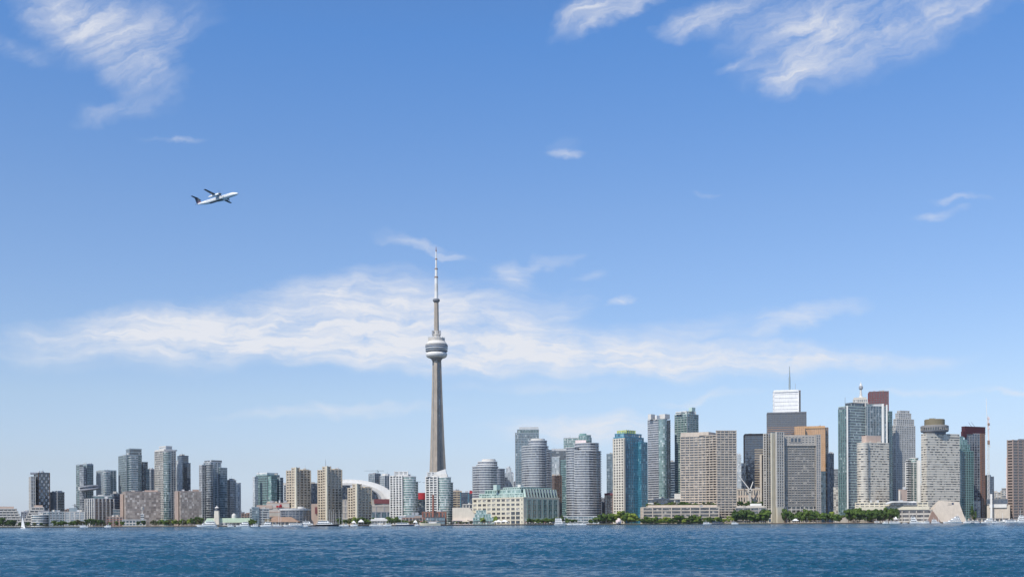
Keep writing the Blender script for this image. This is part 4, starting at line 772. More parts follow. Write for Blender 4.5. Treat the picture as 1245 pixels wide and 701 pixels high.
# concrete slab tower
def concrete_tower():
    D = 1730.
    B('concrete_tower', 'raw concrete slab tower with blank cream strips and fine grey window grid', 'apartment tower', [
        ('facade', Fr(952, 994, D + 14, 28, yaw=4), S('win', 'conc', 'conc_d', fh=3.0, bh=1.1, bo=.4, ps=4.6, pw=.7, po=.5), 541.5, 615),
        ('lower_floors', Fr(952, 994, D + 14.5, 27, yaw=4), S('win', 'conc_l', 'conc_l', fh=5, bh=1.2, ps=7, pw=1), 615, None),
        ('crown_band', Fr(951, 995, D + 12, 30, yaw=4), S('dark', 'conc', 'conc', fh=4.0, bh=2.2, bo=.4, ps=5, pw=2.2), 530, 541.5), ('roof_edge', Fr(951, 994.6, D + 13, 28, yaw=4), 'conc', 528.5, 530),
        ('dark_void', Fr(961.5, 974.5, D + 10.8, 3, yaw=4), S('navy', 'conc', 'conc', fh=7, bh=.6, ps=5.2, pw=1.4), 532, 537.5),
        ('end_pier', Fr(993, 998, D + 12, 30, yaw=4), S('lav', 'conc', 'conc', fh=2.9, bh=1, ps=3, pw=1.0), 528.3, None),
        ('left_wing', Cn(929, 932, 946, D + 10, 60), S('win', 'conc_l', 'conc_l', fh=2.9, bh=.9, bo=.2, ps=5, pw=1.6), 527, 618), ('blank_strip', Cn(937.5, 938.5, 945.5, D + 2, 60), 'cream', 525.6, None),
        ('front_stair', Cn(943.8, 945, 953.2, D - 4, 60), S('win', 'conc_l', 'conc_l', fh=3.2, bh=1.2, ps=4.5, pw=1.5), 525, 616), ('front_pier', Cn(944, 945.2, 953, D - 4.2, 60), 'cream', 615.5, None), ('wing_base', Fr(930, 946, D + 10, 20), S('navy', 'conc_l', 'conc_l', fh=7, bh=1.4, ps=5, pw=1.6), 618, None),
        ('side_wing', Cn(924.8, 926, 931.5, D + 28, 50), S('win', 'tan', 'tan', fh=2.9, bh=1.2, ps=5, pw=2), 553, None)])
concrete_tower()
B('white_topped_tower', 'very tall white louvred office tower with blue grey roof mast', 'office tower', [('facade', Fr(941.6, 971.5, 2420, 36, yaw=-11), S('bright', 'grey', 'bright', fh=8, bh=.8, bo=.12, ps=60, pw=2, po=.5, top=.5), 474, None), ('dark_corner', Fr(941.2, 974.2, 2424, 34, yaw=-11), S('brown', 'brown2', fh=9, bh=.5), 474.6, None), ('roof_band', Fr(942, 971.3, 2418.5, 8, yaw=-11), 'bright', 473.2, 475.8)])
wt = bpy.data.objects['white_topped_tower']
mast(wt, 960, 474, 458, 2430, 2.2, 1.8, M['bluegrey']); mast(wt, 960, 458, 445, 2430, 1.3, .6, M['bluegrey']); mast(wt, 967, 474, 466, 2430, .35, .3, M['grey'])
B('grey_office_tower', 'dark grey office slab directly below the white topped tower', 'office tower', [('facade', Fr(933.5, 981, 2260, 40, yaw=-11), S('plain', 'greyd', 'greyd', fh=3.9, bh=.9, bo=.15, ps=3.0, pw=.4, po=.25), 501.5, None), ('roof_band', Fr(933.3, 981.2, 2259, 42, yaw=-11), 'greyd', 500, 501.6), ('brown_lower_wing', Fr(933.8, 967, 2240, 16, yaw=-11), S('plain', 'brown2', fh=3.9, bh=1.6), 518.5, None)])
B('gold_tower', 'warm gold coloured glass tower behind the concrete slab tower', 'office tower', [('facade', Fr(970, 1003.5, 2150, 34, yaw=-14), S('goldg', 'gold', 'gold', fh=3.9, bh=.6, bo=.15, ps=3.4, pw=.9, po=.4, top=.3), 519, None), ('roof_band', Fr(969.6, 1003.8, 2148.5, 34, yaw=-14), 'gold', 517.2, 520), ('left_wing', Fr(966.8, 979, 2143, 10, yaw=-14), S('goldg', 'gold', 'gold', fh=3.9, bh=.6, bo=.15, ps=3.4, pw=1.1, po=.4), 518.6, None), ('painted_shade_side', Fr(1003.5, 1007.5, 2156, 26, yaw=-14), S('brown', 'brown2', 'brown2', fh=3.9, bh=.7, ps=4), 519.5, None), ('green_wing', Fr(996, 1004, 1800, 14), S('pgreen', 'coppergreen', fh=3.2, bh=.7), 573, None)])  # brown right-hand slab puts the tower's shadowed side into its colour
B('dark_slim_tower', 'slim dark navy tower right of the gold tower', 'office tower', [('facade', Cn(1006.5, 1009, 1014, 2080, 60), S('navy', 'bluedk', 'bluedk', fh=3.5, bh=.5, ps=3, pw=.3), 551, None), ('grey_neighbour_wing', Fr(1013, 1020.5, 2160, 18), S('grey', 'grey', fh=3.5, bh=1.2), 570, None), ('base', Fr(1013.5, 1020.5, 2060, 12), S('winl', 'conc', fh=3.5, bh=1.2), 592, None)])
B('twin_glass_tower', 'tall green glass tower with white corner mullion left of the lighthouse topped tower', 'office tower', [('facade', Cn(1020, 1030.5, 1057, 1960, 62), S('grey', 'palegreen', 'white', fh=3.7, bh=1.1, bo=.5, ps=60, pw=1.8, po=.8, pe=[1]), 493.5, None), ('left_face', Cn(1019.8, 1030.2, 1031.5, 1958, 62), S('green', 'greyd', 'coppergreen', fh=3.5, bh=.7, ps=5, pw=.5), 496.5, None), ('white_fin', Fr(1029.8, 1031.6, 1955.5, 2.2), 'white', 492.8, None), ('upper_block', Cn(1028.5, 1036, 1052, 1970, 62), S('dark', 'greyd', fh=3.4, bh=.8), 489.5, 493.5)])
mast(bpy.data.objects['twin_glass_tower'], 1027.5, 497, 482.5, 1962, .5, .35, M['bluegrey'])
def spire_tower():
    D = 2260.; k = D / FPX; cx = 1046.2
    r = B('lantern_spire_tower', 'pale stepped stone tower topped by a white lighthouse like spire', 'office tower', [('facade', Fr(1029, 1057, D, 40), S('grey', 'pale', 'pale', fh=3.6, bh=1, ps=5, pw=1.2), 493, None), ('step', Fr(1033, 1056, D + 3, 36), S('grey', 'conc_l', 'conc_l', fh=3.6, bh=1.2, ps=5, pw=1.6), 489, 493), ('upper_step', Fr(1038, 1055, D + 6, 30), S('grey', 'conc_l', 'conc_l', fh=3.6, bh=1.2, ps=4, pw=1.6), 485, 489), ('top_step', Fr(1038.5, 1054.2, D + 8, 26), 'conc_l', 482.4, 485)])
    o = r.location; zc = lambda y: Z(cx, y, D) - o.z; c = (X(cx, D + 20) - o.x, 20); P = lambda *a: [(w * k, zc(y)) for w, y in a]
    mb = MB(); mb.lathe(P((4.0, 482.5), (1.7, 480.5), (1.3, 476), (1.1, 472.4)), M['offw'], 16, c); sp = mb.build('spire', r)
    mb = MB(); mb.lathe(P((1.1, 472.6), (2.3, 471.6), (2.5, 470.2), (2.3, 468.4), (1.5, 467.6)), M['grey'], 16, c); mb.build('lantern', sp); mb = MB(); mb.lathe(P((1.7, 467.8), (1.3, 466), (.5, 464.6), (.2, 463)), M['white'], 16, c); mb.build('cap', sp)
spire_tower()
B('twin_glass_tower', 'tall blue glass tower with white vertical fins in front of the dark red slab', 'office tower', [('facade', Cn(1053, 1055, 1079.5, 1975, 70), S('blue', 'bluegrey', 'steel', fh=3.4, bh=.5, bo=.2, ps=6, pw=.35), 493.5, None), ('white_fin', Fr(1072.6, 1075.2, 1966, 3), 'white', 490.5, None), ('white_fin', Fr(1077.8, 1079.6, 1968, 3), 'white', 491.5, None), ('roof_block', Fr(1061, 1074, 1984, 14), 'pale', 490.8, 493.5), ('right_wing', Cn(1079, 1081, 1085.5, 1990, 60), S('green', 'coppergreen', fh=3.4, bh=.6), 500, None), ('shoulder', Fr(1054, 1062, 1980, 14), S('green', 'greyd', fh=3.4, bh=.6), 491.2, 493.5)])
B('dark_red_tower', 'dark red granite slab top rising behind the blue finned glass tower', 'office tower', [('facade', Fr(1057.5, 1081, 2380, 36, yaw=-14), S('brown', 'scotia', 'scotia', fh=3.7, bh=.8, bo=.1, ps=3.2, pw=1.1, po=.25, top=.3), 475, None)])
B('cream_round_tower', 'cream ribbon windowed hotel tower with rounded corners and blank pinkish roof box', 'hotel', [('facade', Cn(1042.5, 1052, 1081, 1770, 66), S('ribbon', 'creamy', fh=3.1, bh=1.9, bo=.4), 537.5, None), ('corner_round', Ro(1042.8, 1056, 1764, n=22), S('ribbon', 'creamy', fh=3.1, bh=1.9, bo=.4), 538, None), ('roof_box', Cn(1048, 1054, 1071.5, 1784, 66), 'pinkstone', 529, 537.5)])
GR = S('grey', 'conc_l', 'pale', fh=3.9, bh=1.3, bo=.4, ps=4.2, pw=1.3, po=.5)
B('stepped_stone_tower', 'pale grey stone tower with stepped top right of the blue finned tower', 'office tower', [('facade', Cn(1085, 1090, 1113, 2020, 65), GR, 517, None), ('middle_step', Cn(1087, 1091, 1111.5, 2026, 65), GR, 509, 517), ('top_step', Cn(1089.5, 1093, 1108, 2032, 65), GR, 502, 509), ('crown', Cn(1091.5, 1095, 1106, 2036, 65), GR, 499, 502)])
B('vaulted_glass_condo', 'white framed green glass condo with small curved roof between the pale hotels', 'condo tower', [('facade', Cn(1101.5, 1107, 1119, 1830, 60), S('pgreen', 'white', 'white', fh=3, bh=.9, ps=8, pw=1.6), 562, None), ('left_bay', Cn(1102, 1104, 1108, 1824, 60), S('dark', 'white', fh=3, bh=1.4), 559, None), ('curved_roof', Ro(1106, 1116.5, 1838, n=20), S('pgreen', 'white', fh=3, bh=1), 556.5, 562), ('right_bay', Fr(1115.5, 1119.5, 1824, 8), 'white', 559, None)])
B('revolving_top_hotel', 'broad cream hotel slab crowned by a grey revolving restaurant drum', 'hotel', [('facade', Cn(1120.5, 1127, 1167, 1770, 70), S('ribbon', 'creamy', fh=3.1, bh=1.9, bo=.4), 526.5, None)])
def revolve():
    r = bpy.data.objects['revolving_top_hotel']; o = r.location; D = 1785.; k = D / FPX; cx = 1138.5; zc = lambda y: Z(cx, y, D) - o.z; c = (X(cx, D) - o.x, D - o.y + 6); P = lambda *a: [(w * k, zc(y)) for w, y in a]
    mb = MB(); mb.lathe(P((13, 528), (13, 525), (15.8, 524.4), (16.1, 522.8)), M['greyd'], 40, c); mb.lathe(P((15.9, 522.8), (15.9, 519.6)), G['win'], 40, c); mb.lathe(P((16.3, 519.6), (16.3, 517.4), (14.5, 516.6)), M['conc_d'], 40, c)
    for j in range(36): t = 2 * math.pi * j / 36; mb.box((c[0] + 16 * k * math.cos(t), c[1] + 16 * k * math.sin(t), zc(521.2)), (.7, .5, 3.6 * k), M['conc'], t)
    d = mb.build('revolving_drum', r)
    mb = MB(); mb.lathe(P((11.8, 517), (11.8, 509.8), (11.2, 509.2)), M['olive'], 32, c); mb.build('upper_drum', r); mb = MB(); mb.box((c[0] - 4, c[1], zc(508.6)), (7, 5, 2), M['olive']); mb.tube((c[0] + 1, c[1], zc(509)), (c[0] + 1, c[1], zc(506.6)), .3, .2, M['greyd'], 5); mb.build('roof_plant', r)
revolve()
SG = S('pgreen', 'coppergreen', 'coppergreen', fh=3, bh=.8, bo=.4, ps=6, pw=.6)
B('stepped_green_condo', 'sea green glass condo stepping up beside the revolving top hotel', 'condo tower', [('facade', Cn(1163, 1169, 1183.5, 1810, 60), S('green', 'coppergreen', 'coppergreen', fh=3, bh=.8, bo=.4, ps=6, pw=.6), 548, None), ('step', Cn(1164, 1168, 1179.5, 1814, 60), SG, 540, 548), ('step', Cn(1164.5, 1168, 1176, 1818, 60), SG, 534.5, 540), ('top_step', Cn(1165, 1167, 1171.5, 1822, 60), SG, 530.5, 534.5), ('left_bay', Cn(1163.5, 1165, 1169.5, 1804, 60), SG, 550, None)])
B('maroon_capped_tower', 'unfinished tower with maroon wrapped top floors and rust right edge', 'construction site', [('facade', Cn(1173.5, 1176, 1194.5, 1880, 74), S('navy', 'grey', 'grey', fh=3.2, bh=.6, bo=.3, ps=4.6, pw=.5), 527, None), ('rust_edge', Cn(1192.8, 1193.4, 1197.5, 1886, 66), S('brown', 'rust', 'rust', fh=3.2, bh=1.0, ps=4, pw=1.4), 527, None), ('wrapped_top', Cn(1169.5, 1174, 1198.5, 1876, 66), S('maroon', 'maroon', 'maroon', fh=4, bh=.6, bo=.2), 518.4, 527), ('hanging_form', Cn(1168.8, 1171, 1176, 1873, 66), 'maroon', 524, 531), ('lower_face', Fr(1181, 1192, 1872, 3), S('blue', 'pale', 'pale', fh=3.2, bh=.9, ps=5, pw=.9), 609, None)])
for q, (a, b, c, d) in enumerate(((1181, 518, 1177.5, 513), (1185, 518, 1180.5, 512.6))):
    m_ = MB(); o = bpy.data.objects['maroon_capped_tower'].location; m_.tube(pt(a, b, 1884) - o, pt(c, d, 1884) - o, .3, .25, M['greyd'], 5); m_.build('placing_boom', bpy.data.objects['maroon_capped_tower'])
crane('lattice_mast', 'very thin white and red lattice crane mast right of the maroon capped tower', 1202, 1840, 634, 540, 1203.5, 1199, 'white', 541, 484, 1.15)
def mastred():
    r = bpy.data.objects['lattice_mast']; o = r.location
    for y0, y1 in ((507.5, 509.5), (514, 517), (520, 521.5), (535, 540)):
        m_ = MB(); a = pt(1202, (y0 + y1) / 2, 1840); h = (y1 - y0) * 1840 / FPX; m_.box((a.x - o.x, 0, a.z - o.z), (2.9, 2.9, h), M['brown2' if y1 - y0 > 2.5 else 'pinkwhite']); m_.build('red_section', r)
    m_ = MB(); a = pt(1202, 540, 1840); b = pt(1201.6, 506, 1840); m_.tube(a - o, b - o, 1.3, 1.0, M['pinkwhite'], 4); m_.build('climbing_frame', r)
mastred()
B('pale_slim_block', 'slim cream block just right of the maroon capped tower', 'apartment tower', [('facade', Cn(1197.5, 1200, 1208, 1930, 60), S('winl', 'offw', 'offw', fh=3.1, bh=1.3, ps=4, pw=1.6), 579, None), ('roof_box', Fr(1200, 1205, 1938, 8), 'offw', 577, 579), ('left_strip', Fr(1197.5, 1200, 1926, 4), 'olive', 577.5, None)])
B('warehouse_block', 'low pale warehouse with dark glass strip and white middle band near the right edge', 'building', [('facade', Fr(1200, 1228, 1790, 20), 'tan', 613, None), ('white_band', Fr(1203, 1224, 1788.5, 1), 'white', 612, 616.5), ('dark_strip', Fr(1200, 1225, 1789, 14), S('navy', 'greyd', fh=6, bh=.4, ps=5, pw=.4), 606.5, 612), ('corner_pylon', Fr(1204, 1206.5, 1784, 3), 'white', 600, None)])
B('distant_offices', 'pale grey concrete blocks rising behind the low pale warehouse', 'office', [('facade', Fr(1206, 1221, 2100, 20), S('grey', 'conc_l', 'conc', fh=3.4, bh=1.4, ps=5, pw=1.6), 598, None), ('stair_block', Fr(1218, 1227, 2090, 16), S('grey', 'conc', 'conc', fh=3.4, bh=1.6), 593, None)])
B('brown_office_tower', 'brown ribbon windowed office tower at the right edge', 'office tower', [('facade', Cn(1225.3, 1232, 1262, 1800, 62), S('brown', 'pinkbrick', 'pinkbrick', fh=4.4, bh=1.9, bo=.6, ps=13, pw=1.6, po=.65), 534.5, None), ('roof_plant', Cn(1238, 1240, 1262, 1812, 62), 'greyd', 533.2, 535), ('left_strip', Fr(1223.5, 1226, 1830, 8), 'pinkwhite', 556, None)])
# conference centre podium and wedge hall
B('conference_podium', 'long cream hotel podium with ribbon windows and white curved canopy', 'building', [('facade', Fr(1040, 1128, 1745, 20), S('win', 'cream', 'cream', fh=4.2, bh=1.9, bo=.4, ps=7, pw=1.2), 610, 620), ('base', Fr(1062, 1132, 1738, 18), S('brown', 'conc_l', 'conc', fh=6, bh=2.6, ps=11, pw=1.4), 619, None), ('flat_roof', Fr(1040, 1130, 1741, 12), 'cream', 615, 619), ('dark_terrace', Fr(1104, 1134, 1733, 6), S('navy', 'greyd', fh=4, bh=.6, ps=5), 620, 623.5), ('sloped_end', Fr(1018, 1044, 1742, 12), 'conc', 626, None)])  # the terrace strip is navy glass with dark grey bands
def canopy():
    r = bpy.data.objects['conference_podium']; o = r.location; D = 1732.; rings = []
    for j in range(13):
        t = j / 12; p = 1079 + 35 * t; y = 609.3 + 2.6 * (1 - min(1, 4 * t)) ** 2; q = pt(p, y, D)
        rings.append([(q.x - o.x, D - o.y, q.z - o.z - 1.2), (q.x - o.x, D - o.y, q.z - o.z + .6), (q.x - o.x, D - o.y + 10, q.z - o.z + .9), (q.x - o.x, D - o.y + 10, q.z - o.z - .9)])
    mb = MB(); mb.loft(rings, M['white']); mb.build('canopy', r)
    add(r, 'canopy_glazing', Fr(1084, 1114, D + 3, 5), S('navy', 'white', fh=4, bh=.3, ps=6, pw=.3), Z(1098, 610.6, D), Z(1098, 613.6, D))
canopy()
B('brick_lift_tower', 'small pinkish blank tower standing on the cream hotel podium', 'building', [('facade', Cn(1092.5, 1094.5, 1103, 1765, 70), 'pinkstone', 594.5, None), ('pale_side', Fr(1092.6, 1094.8, 1762, 3), 'conc_l', 596, 609)])
def wedge_hall():
    D = 1722.; pts = [(1129, 634), (1175.5, 634), (1172, 624), (1168.5, 609.5), (1148, 608), (1142, 613), (1131, 624)]
    ps = [pt(a, b, D) for a, b in pts]; o = Vector((X(1152, D), D, 1.2)); r = thing('wedge_hall', 'tan concrete wedge shaped hall with blank sloping walls before the cream hotel', 'hall', o)
    mb = MB(); fr = [(q.x - o.x, 0 + (q.z - 1.2) * .25, max(0, q.z - 1.2)) for q in ps]; bk = [(q[0] * .9, 26, q[2]) for q in fr]
    mb.loft([fr, bk], M['tan']); mb.build('wall', r)
    mb = MB(); a, b, c = pt(1127, 634, D), pt(1143, 634, D), pt(1133, 620.5, D)
    mb.loft([[(q.x - o.x, y, q.z - o.z) for q in (a, b, c)] for y in (-4, -.6)], M['brown2']); mb.build('entrance_wedge', r)
    mb = MB()
    for x_, y_, w, h, m_ in ((1160.5, 611.8, 2.2, 2.2, 'bluedk'), (1157, 611.6, 4.0, 1.0, 'conc'), (1156.5, 613.2, 5, .7, 'conc')):
        q = pt(x_, y_, D); k = D / FPX; mb.box((q.x - o.x, (q.z - 1.2) * .25 - .25, q.z - o.z), (w * k, .3, h * k), M[m_])
    mb.build('wall_sign', r)
wedge_hall()
B('quay_shops', 'row of low brown shop fronts along the right wharf', 'building', [('facade', Fr(1178, 1226, 1733, 10), S('dark', 'brown2', 'tan', fh=4, bh=1.1, ps=6, pw=1.6), 630, None), ('roof', Fr(1178, 1226, 1732, 12), 'conc_d', 629.2, 630)])
# low blocks far behind, seen only in the gaps
for i, (p0, p1, y, D, st) in enumerate(((26, 36, 622, 2600, 'lav'), (54, 64, 619, 2500, 'conc'), (76, 92, 619, 2450, 'brown2'), (286, 297, 622, 2500, 'lav'), (284, 289, 616, 2700, 'lav'), (294, 310, 624, 2300, 'brown2'), (505, 516, 612, 2300, 'grey'), (548, 556, 618, 2250, 'conc_d'), (612, 616, 592, 2600, 'lav'), (624, 630, 585, 2600, 'grey'), (728, 740, 606, 2300, 'greyd'), (900, 908, 573, 2500, 'lav'), (1012, 1022, 600, 2350, 'conc'), (1112, 1122, 590, 2400, 'conc_l'), (1180, 1202, 620, 2200, 'conc'), (1206, 1228, 612, 2500, 'conc_l'), (-12, 6, 626, 2500, 'conc'))):
    B('distant_block', 'plain low city block far behind the waterfront towers, seen in a gap', 'building', [('facade', Fr(p0, p1, D, 24), S('dark', st, st, fh=3.6, bh=1.6, ps=5, pw=2), y, None), ('roof_plant', Fr(p0 + (p1 - p0) * .3, p0 + (p1 - p0) * .7, D + 6, 10), st, y - 1.2, y)], 'plain city blocks in the gaps between towers')
crane('tower_crane', 'small dark crane on the roof between the left low slabs and the glass pair', 91, 2400, 621, 612, 87, 92, 'greyd', 614)

# ------------------------------------------------------------------ trees
def leaf_mat(name, c1, c2):
    m, t, b = newmat(name)
    o = t.n.new('ShaderNodeTexCoord').outputs['Object']
    oi = t.n.new('ShaderNodeObjectInfo').outputs['Random']
    f = t.m('ADD', t.m('MULTIPLY', t.m('SUBTRACT', t.noise(o, .55, 3, .6), .5), 1.6), t.m('ADD', t.m('MULTIPLY', oi, .5), .25), clamp=True)
    t.put(b.inputs['Base Color'], t.mix(f, (*c1, 1), (*c2, 1))); b.inputs['Roughness'].default_value = .6; b.inputs['Specular IOR Level'].default_value = .25
    return m
LEAF = dict(d=leaf_mat('leaves_dark', (.022, .05, .010), (.075, .125, .022)), m=leaf_mat('leaves_mid', (.045, .09, .014), (.12, .18, .03)), y=leaf_mat('leaves_yellow', (.13, .19, .02), (.24, .29, .045)), o=leaf_mat('leaves_olive', (.06, .075, .025), (.12, .12, .045)))
nr_ = np.random.RandomState(11)
def crown_mesh(kind, seed, shape='round'):
    r = np.random.RandomState(seed); nb = 15; V = []; F = []
    for _ in range(nb):
        while True:
            c = r.uniform(-1, 1, 3)
            if np.dot(c, c) < 1: break
        if shape == 'cone': c[0] *= .5 * (1.1 - (c[2] + 1) / 2); c[1] *= .5 * (1.1 - (c[2] + 1) / 2)
        else: c *= (.74, .74, .72)
        rad_ = r.uniform(.22, .42) * (.7 if shape == 'cone' else 1)
        for _ in range(85):
            d = r.normal(size=3); d /= np.linalg.norm(d); p = c + d * rad_ * r.uniform(.55, 1.05) * (1, 1, .8)
            a = r.normal(size=3); a /= np.linalg.norm(a); b = np.cross(a, d); b /= max(1e-6, np.linalg.norm(b)); s = r.uniform(.06, .12)
            i = len(V); a2 = np.cross(b, d) * .8 + d * r.uniform(-.5, .5)
            for u, v in ((-1, -1), (1, -1), (1, 1), (-1, 1)): V.append(p + (a2 * u + b * v) * s)
            F.append((i, i + 1, i + 2, i + 3))
    V = np.array(V); V[:, 2] = V[:, 2] + 1.0
    me = bpy.data.meshes.new('crown'); me.from_pydata([tuple(v) for v in V], [], F); me.materials.append(LEAF[kind]); me.update(); return me
def trunk_mesh(seed):
    r = random.Random(seed); mb = MB(); m = M['brown']; mb.tube((0, 0, 0), (0, 0, .55), .06, .045, m, 7)
    for _ in range(5):
        a = r.uniform(0, 6.28); l = r.uniform(.25, .45); mb.tube((0, 0, .5), (math.cos(a) * l, math.sin(a) * l, .5 + r.uniform(.3, .7)), .03, .012, m, 5)
    mb.tube((0, 0, .5), (.03, 0, 1.3), .04, .012, m, 6); return mb.mesh('trunk')
CRN = {k: [crown_mesh(k, 20 + i + 7 * j) for i in range(4)] for j, k in enumerate('dmyo')}; CRN['c'] = [crown_mesh('d', 77, 'cone'), crown_mesh('d', 78, 'cone')]
TRK = [trunk_mesh(i) for i in range(3)]
def tree(px, ytop, D, kind, wpx, label, name='broadleaf_tree', group=None, base=1.2, cat='tree'):
    h = Z(px, ytop, D) - base; w = wpx * D / FPX / 2
    r = thing(name, label, cat, (X(px, D), D, base), group, rnd.uniform(0, 6.28))
    t = child(r, TRK[rnd.randrange(3)], 'trunk'); t.scale = (h * .5, h * .5, h * .5)
    c = child(r, CRN[kind][rnd.randrange(len(CRN[kind]))], 'crown', (0, 0, h * .14)); c.scale = (w * 1.12, w * 1.12, h * .46)
    return r
def row(p0, p1, n, y0, y1, D0, D1, kinds, wpx, label, group, name='broadleaf_tree'):
    for i in range(n):
        p = p0 + (p1 - p0) * (i + rnd.uniform(.2, .8)) / n
        tree(p, rnd.uniform(y0, y1), rnd.uniform(D0, D1), rnd.choice(kinds), wpx * rnd.uniform(.8, 1.25), label, name, group)
row(-4, 20, 5, 628, 632, 1704, 1712, 'dd', 8, 'dark low tree on the shore before the leftmost stepped apartments', 'dark trees at the far left shore')
row(20, 62, 5, 634, 636, 1704, 1710, 'do', 5, 'small bush on the left shore near the white sail', 'small shore bushes near the sail', 'shrub')
row(63, 80, 4, 630, 633.5, 1705, 1714, 'mdo', 8, 'green tree before the long pale panelled mid rise', 'trees before the panelled mid rise')
row(82, 103, 4, 630, 634, 1704, 1712, 'mo', 7, 'green tree before the low white slab', 'trees before the low white slab')
row(104, 125, 5, 629, 632.5, 1704, 1714, 'dm', 8, 'dark green tree before the fluted low block', 'trees before the fluted block')
row(125, 150, 4, 632, 635, 1703, 1712, 'om', 5, 'small tree before the low brick building', 'small trees before the low brick building')
row(166, 176, 2, 631.5, 633, 1703, 1708, 'd', 7, 'dark bush beside the white boathouse', 'bushes by the boathouse')
row(184, 232, 15, 629.5, 632.5, 1708, 1722, 'oym', 6.5, 'small olive yellow tree in the row before the brick slabs', 'olive yellow trees before the brick slabs')
row(232, 246, 5, 626.5, 631, 1708, 1720, 'dmo', 7, 'darker tree at the right end of the olive row', 'darker trees by the light tower')
row(302, 312, 3, 628.5, 632, 1709, 1715, 'dm', 6, 'tree at the right end of the pale green terminal roof', 'trees right of the terminal')
row(408, 432, 5, 629, 633, 1708, 1722, 'mo', 7, 'tree among the masts left of the shortest cream tower', 'trees behind the masts')
row(428, 450, 6, 627, 632, 1708, 1724, 'mmy', 8, 'bright green tree at the foot of the shortest cream tower', 'trees at the shortest cream tower')
row(450, 476, 4, 626.5, 629, 1728, 1736, 'm', 8, 'green tree behind the white tent roofed pavilion', 'trees behind the white pavilion')
row(472, 494, 6, 625.5, 632, 1706, 1724, 'mmd', 8, 'green tree right of the white tent roofed pavilion', 'trees right of the white pavilion')
row(492, 520, 6, 631, 634, 1704, 1714, 'mo', 6, 'small tree before the low brick hall', 'trees before the brick hall')
row(552, 574, 5, 630.5, 634, 1703, 1712, 'om', 5, 'small tree before the blank theatre hall', 'trees before the theatre hall')
row(574, 606, 2, 626.5, 628.5, 1700, 1703, 'y', 6, 'slim yellow green tree on the promenade by the glass atrium', 'yellow green promenade trees')
tree(602.5, 626, 1701, 'y', 5.5, 'slim bright yellow green tree before the pale warehouse windows')
row(640, 680, 9, 625.5, 630.5, 1700, 1712, 'mmd', 8.5, 'green tree along the shaded right face of the warehouse', 'trees along the warehouse right face')
row(682, 700, 4, 625, 631, 1712, 1730, 'md', 7, 'green tree between warehouse and broadest round condo', 'trees right of the warehouse')
row(714, 728, 3, 630, 634, 1706, 1712, 'dm', 6, 'small tree before the glass podium of the broadest round condo', 'small trees before the glass podium')
row(724, 750, 6, 622.5, 628, 1706, 1722, 'mdm', 10, 'green park tree left of the teal tower', 'park trees left of the teal tower')
row(750, 774, 6, 620, 627, 1704, 1722, 'yym', 12, 'large yellow green willow like tree at the foot of the teal tower', 'yellow green trees at the teal tower')
row(779, 872, 24, 624, 632, 1703, 1712, 'mddmy', 7.5, 'green tree in the shoreline belt before the beige podium', 'shoreline trees before the beige podium')
row(779, 875, 20, 631.5, 634.5, 1701.5, 1704, 'dd', 8, 'dark bush at the water edge before the beige podium', 'waterside bushes before the beige podium', 'shrub')
row(868, 894, 5, 625, 631, 1703, 1710, 'ymd', 7, 'tree at the foot of the beige end tower', 'trees at the beige end tower')
row(892, 934, 17, 617.5, 625, 1704, 1724, 'dmm', 12.5, 'dense dark tree in the clump right of the beige slab', 'dark clump right of the beige slab')
row(953, 972, 6, 617, 625, 1708, 1724, 'dm', 10, 'dark tree before the concrete slab tower windows', 'trees before the concrete tower')
row(970, 996, 9, 618, 625, 1706, 1724, 'mmd', 11, 'green tree right of the concrete tower pier', 'trees right of the concrete tower')
row(996, 1022, 6, 620, 625, 1706, 1722, 'mym', 11, 'bright green tree below the gold tower', 'bright trees below the gold tower')
row(1030, 1074, 20, 615.5, 623, 1706, 1726, 'ddm', 12, 'dense dark tree before the cream round cornered hotel', 'dark grove before the cream hotel')
row(1074, 1092, 7, 615, 622, 1708, 1726, 'dmd', 8, 'slim tree at the left end of the hotel podium', 'slim trees by the hotel podium')
tree(1182, 615, 1712, 'c', 9, 'single dark conical evergreen right of the tan wedge hall', 'conifer_tree'); tree(1186, 622, 1714, 'c', 7, 'small dark evergreen beside the single conical one', 'conifer_tree')
for i in range(26):
    p = 786 + 84 * (i + rnd.uniform(.2, .8)) / 26; D = rnd.uniform(1738, 1752)
    tree(p, rnd.uniform(608.5, 612.5), D, rnd.choice('oddm'), rnd.uniform(5, 8), 'shrub of the roof garden on the beige podium', 'roof_shrub', 'roof garden shrubs on the beige podium', Z(p, 616, D), 'shrub')
for i in range(12):
    p = 896 + 32 * (i + .5) / 12; tree(p, rnd.uniform(607.5, 611.5), 1757, 'd', 5, 'dark shrub on the roof of the dark podium', 'roof_shrub', 'shrubs on the dark podium', Z(p, 616, 1757), 'shrub')

# ------------------------------------------------------------------ boats
M['white'] = paint('boat_white', (.86, .86, .84), .35); M['offw'] = paint('boat_offwhite', (.74, .73, .70), .4)
def hull(mb, L, W_, H, mat, deck, dark=None):
    rings = []; n = 12
    for j in range(n + 1):
        t = j / n; x = -L / 2 + L * t; w = W_ / 2 * (min(1, .82 + .6 * t) if t < .3 else (1 - max(0, (t - .45) / .55) ** 2.2)) ; w = max(.06, w); up = H * (1 + .35 * max(0, t - .4) ** 1.5)
        rings.append([(x + .0, -w * .55, -.5), (x + (.06 * L * t if t > .7 else 0), -w, up), (x + (.06 * L * t if t > .7 else 0), w, up), (x, w * .55, -.5)])
    mb.loft(rings, mat)
    mb.loft([[(r[1][0], r[1][1] * .96, r[1][2] + .02), (r[1][0], r[1][1] * .96, r[1][2] + .22), (r[2][0], r[2][1] * .96, r[2][2] + .22), (r[2][0], r[2][1] * .96, r[2][2] + .02)] for r in rings], deck)
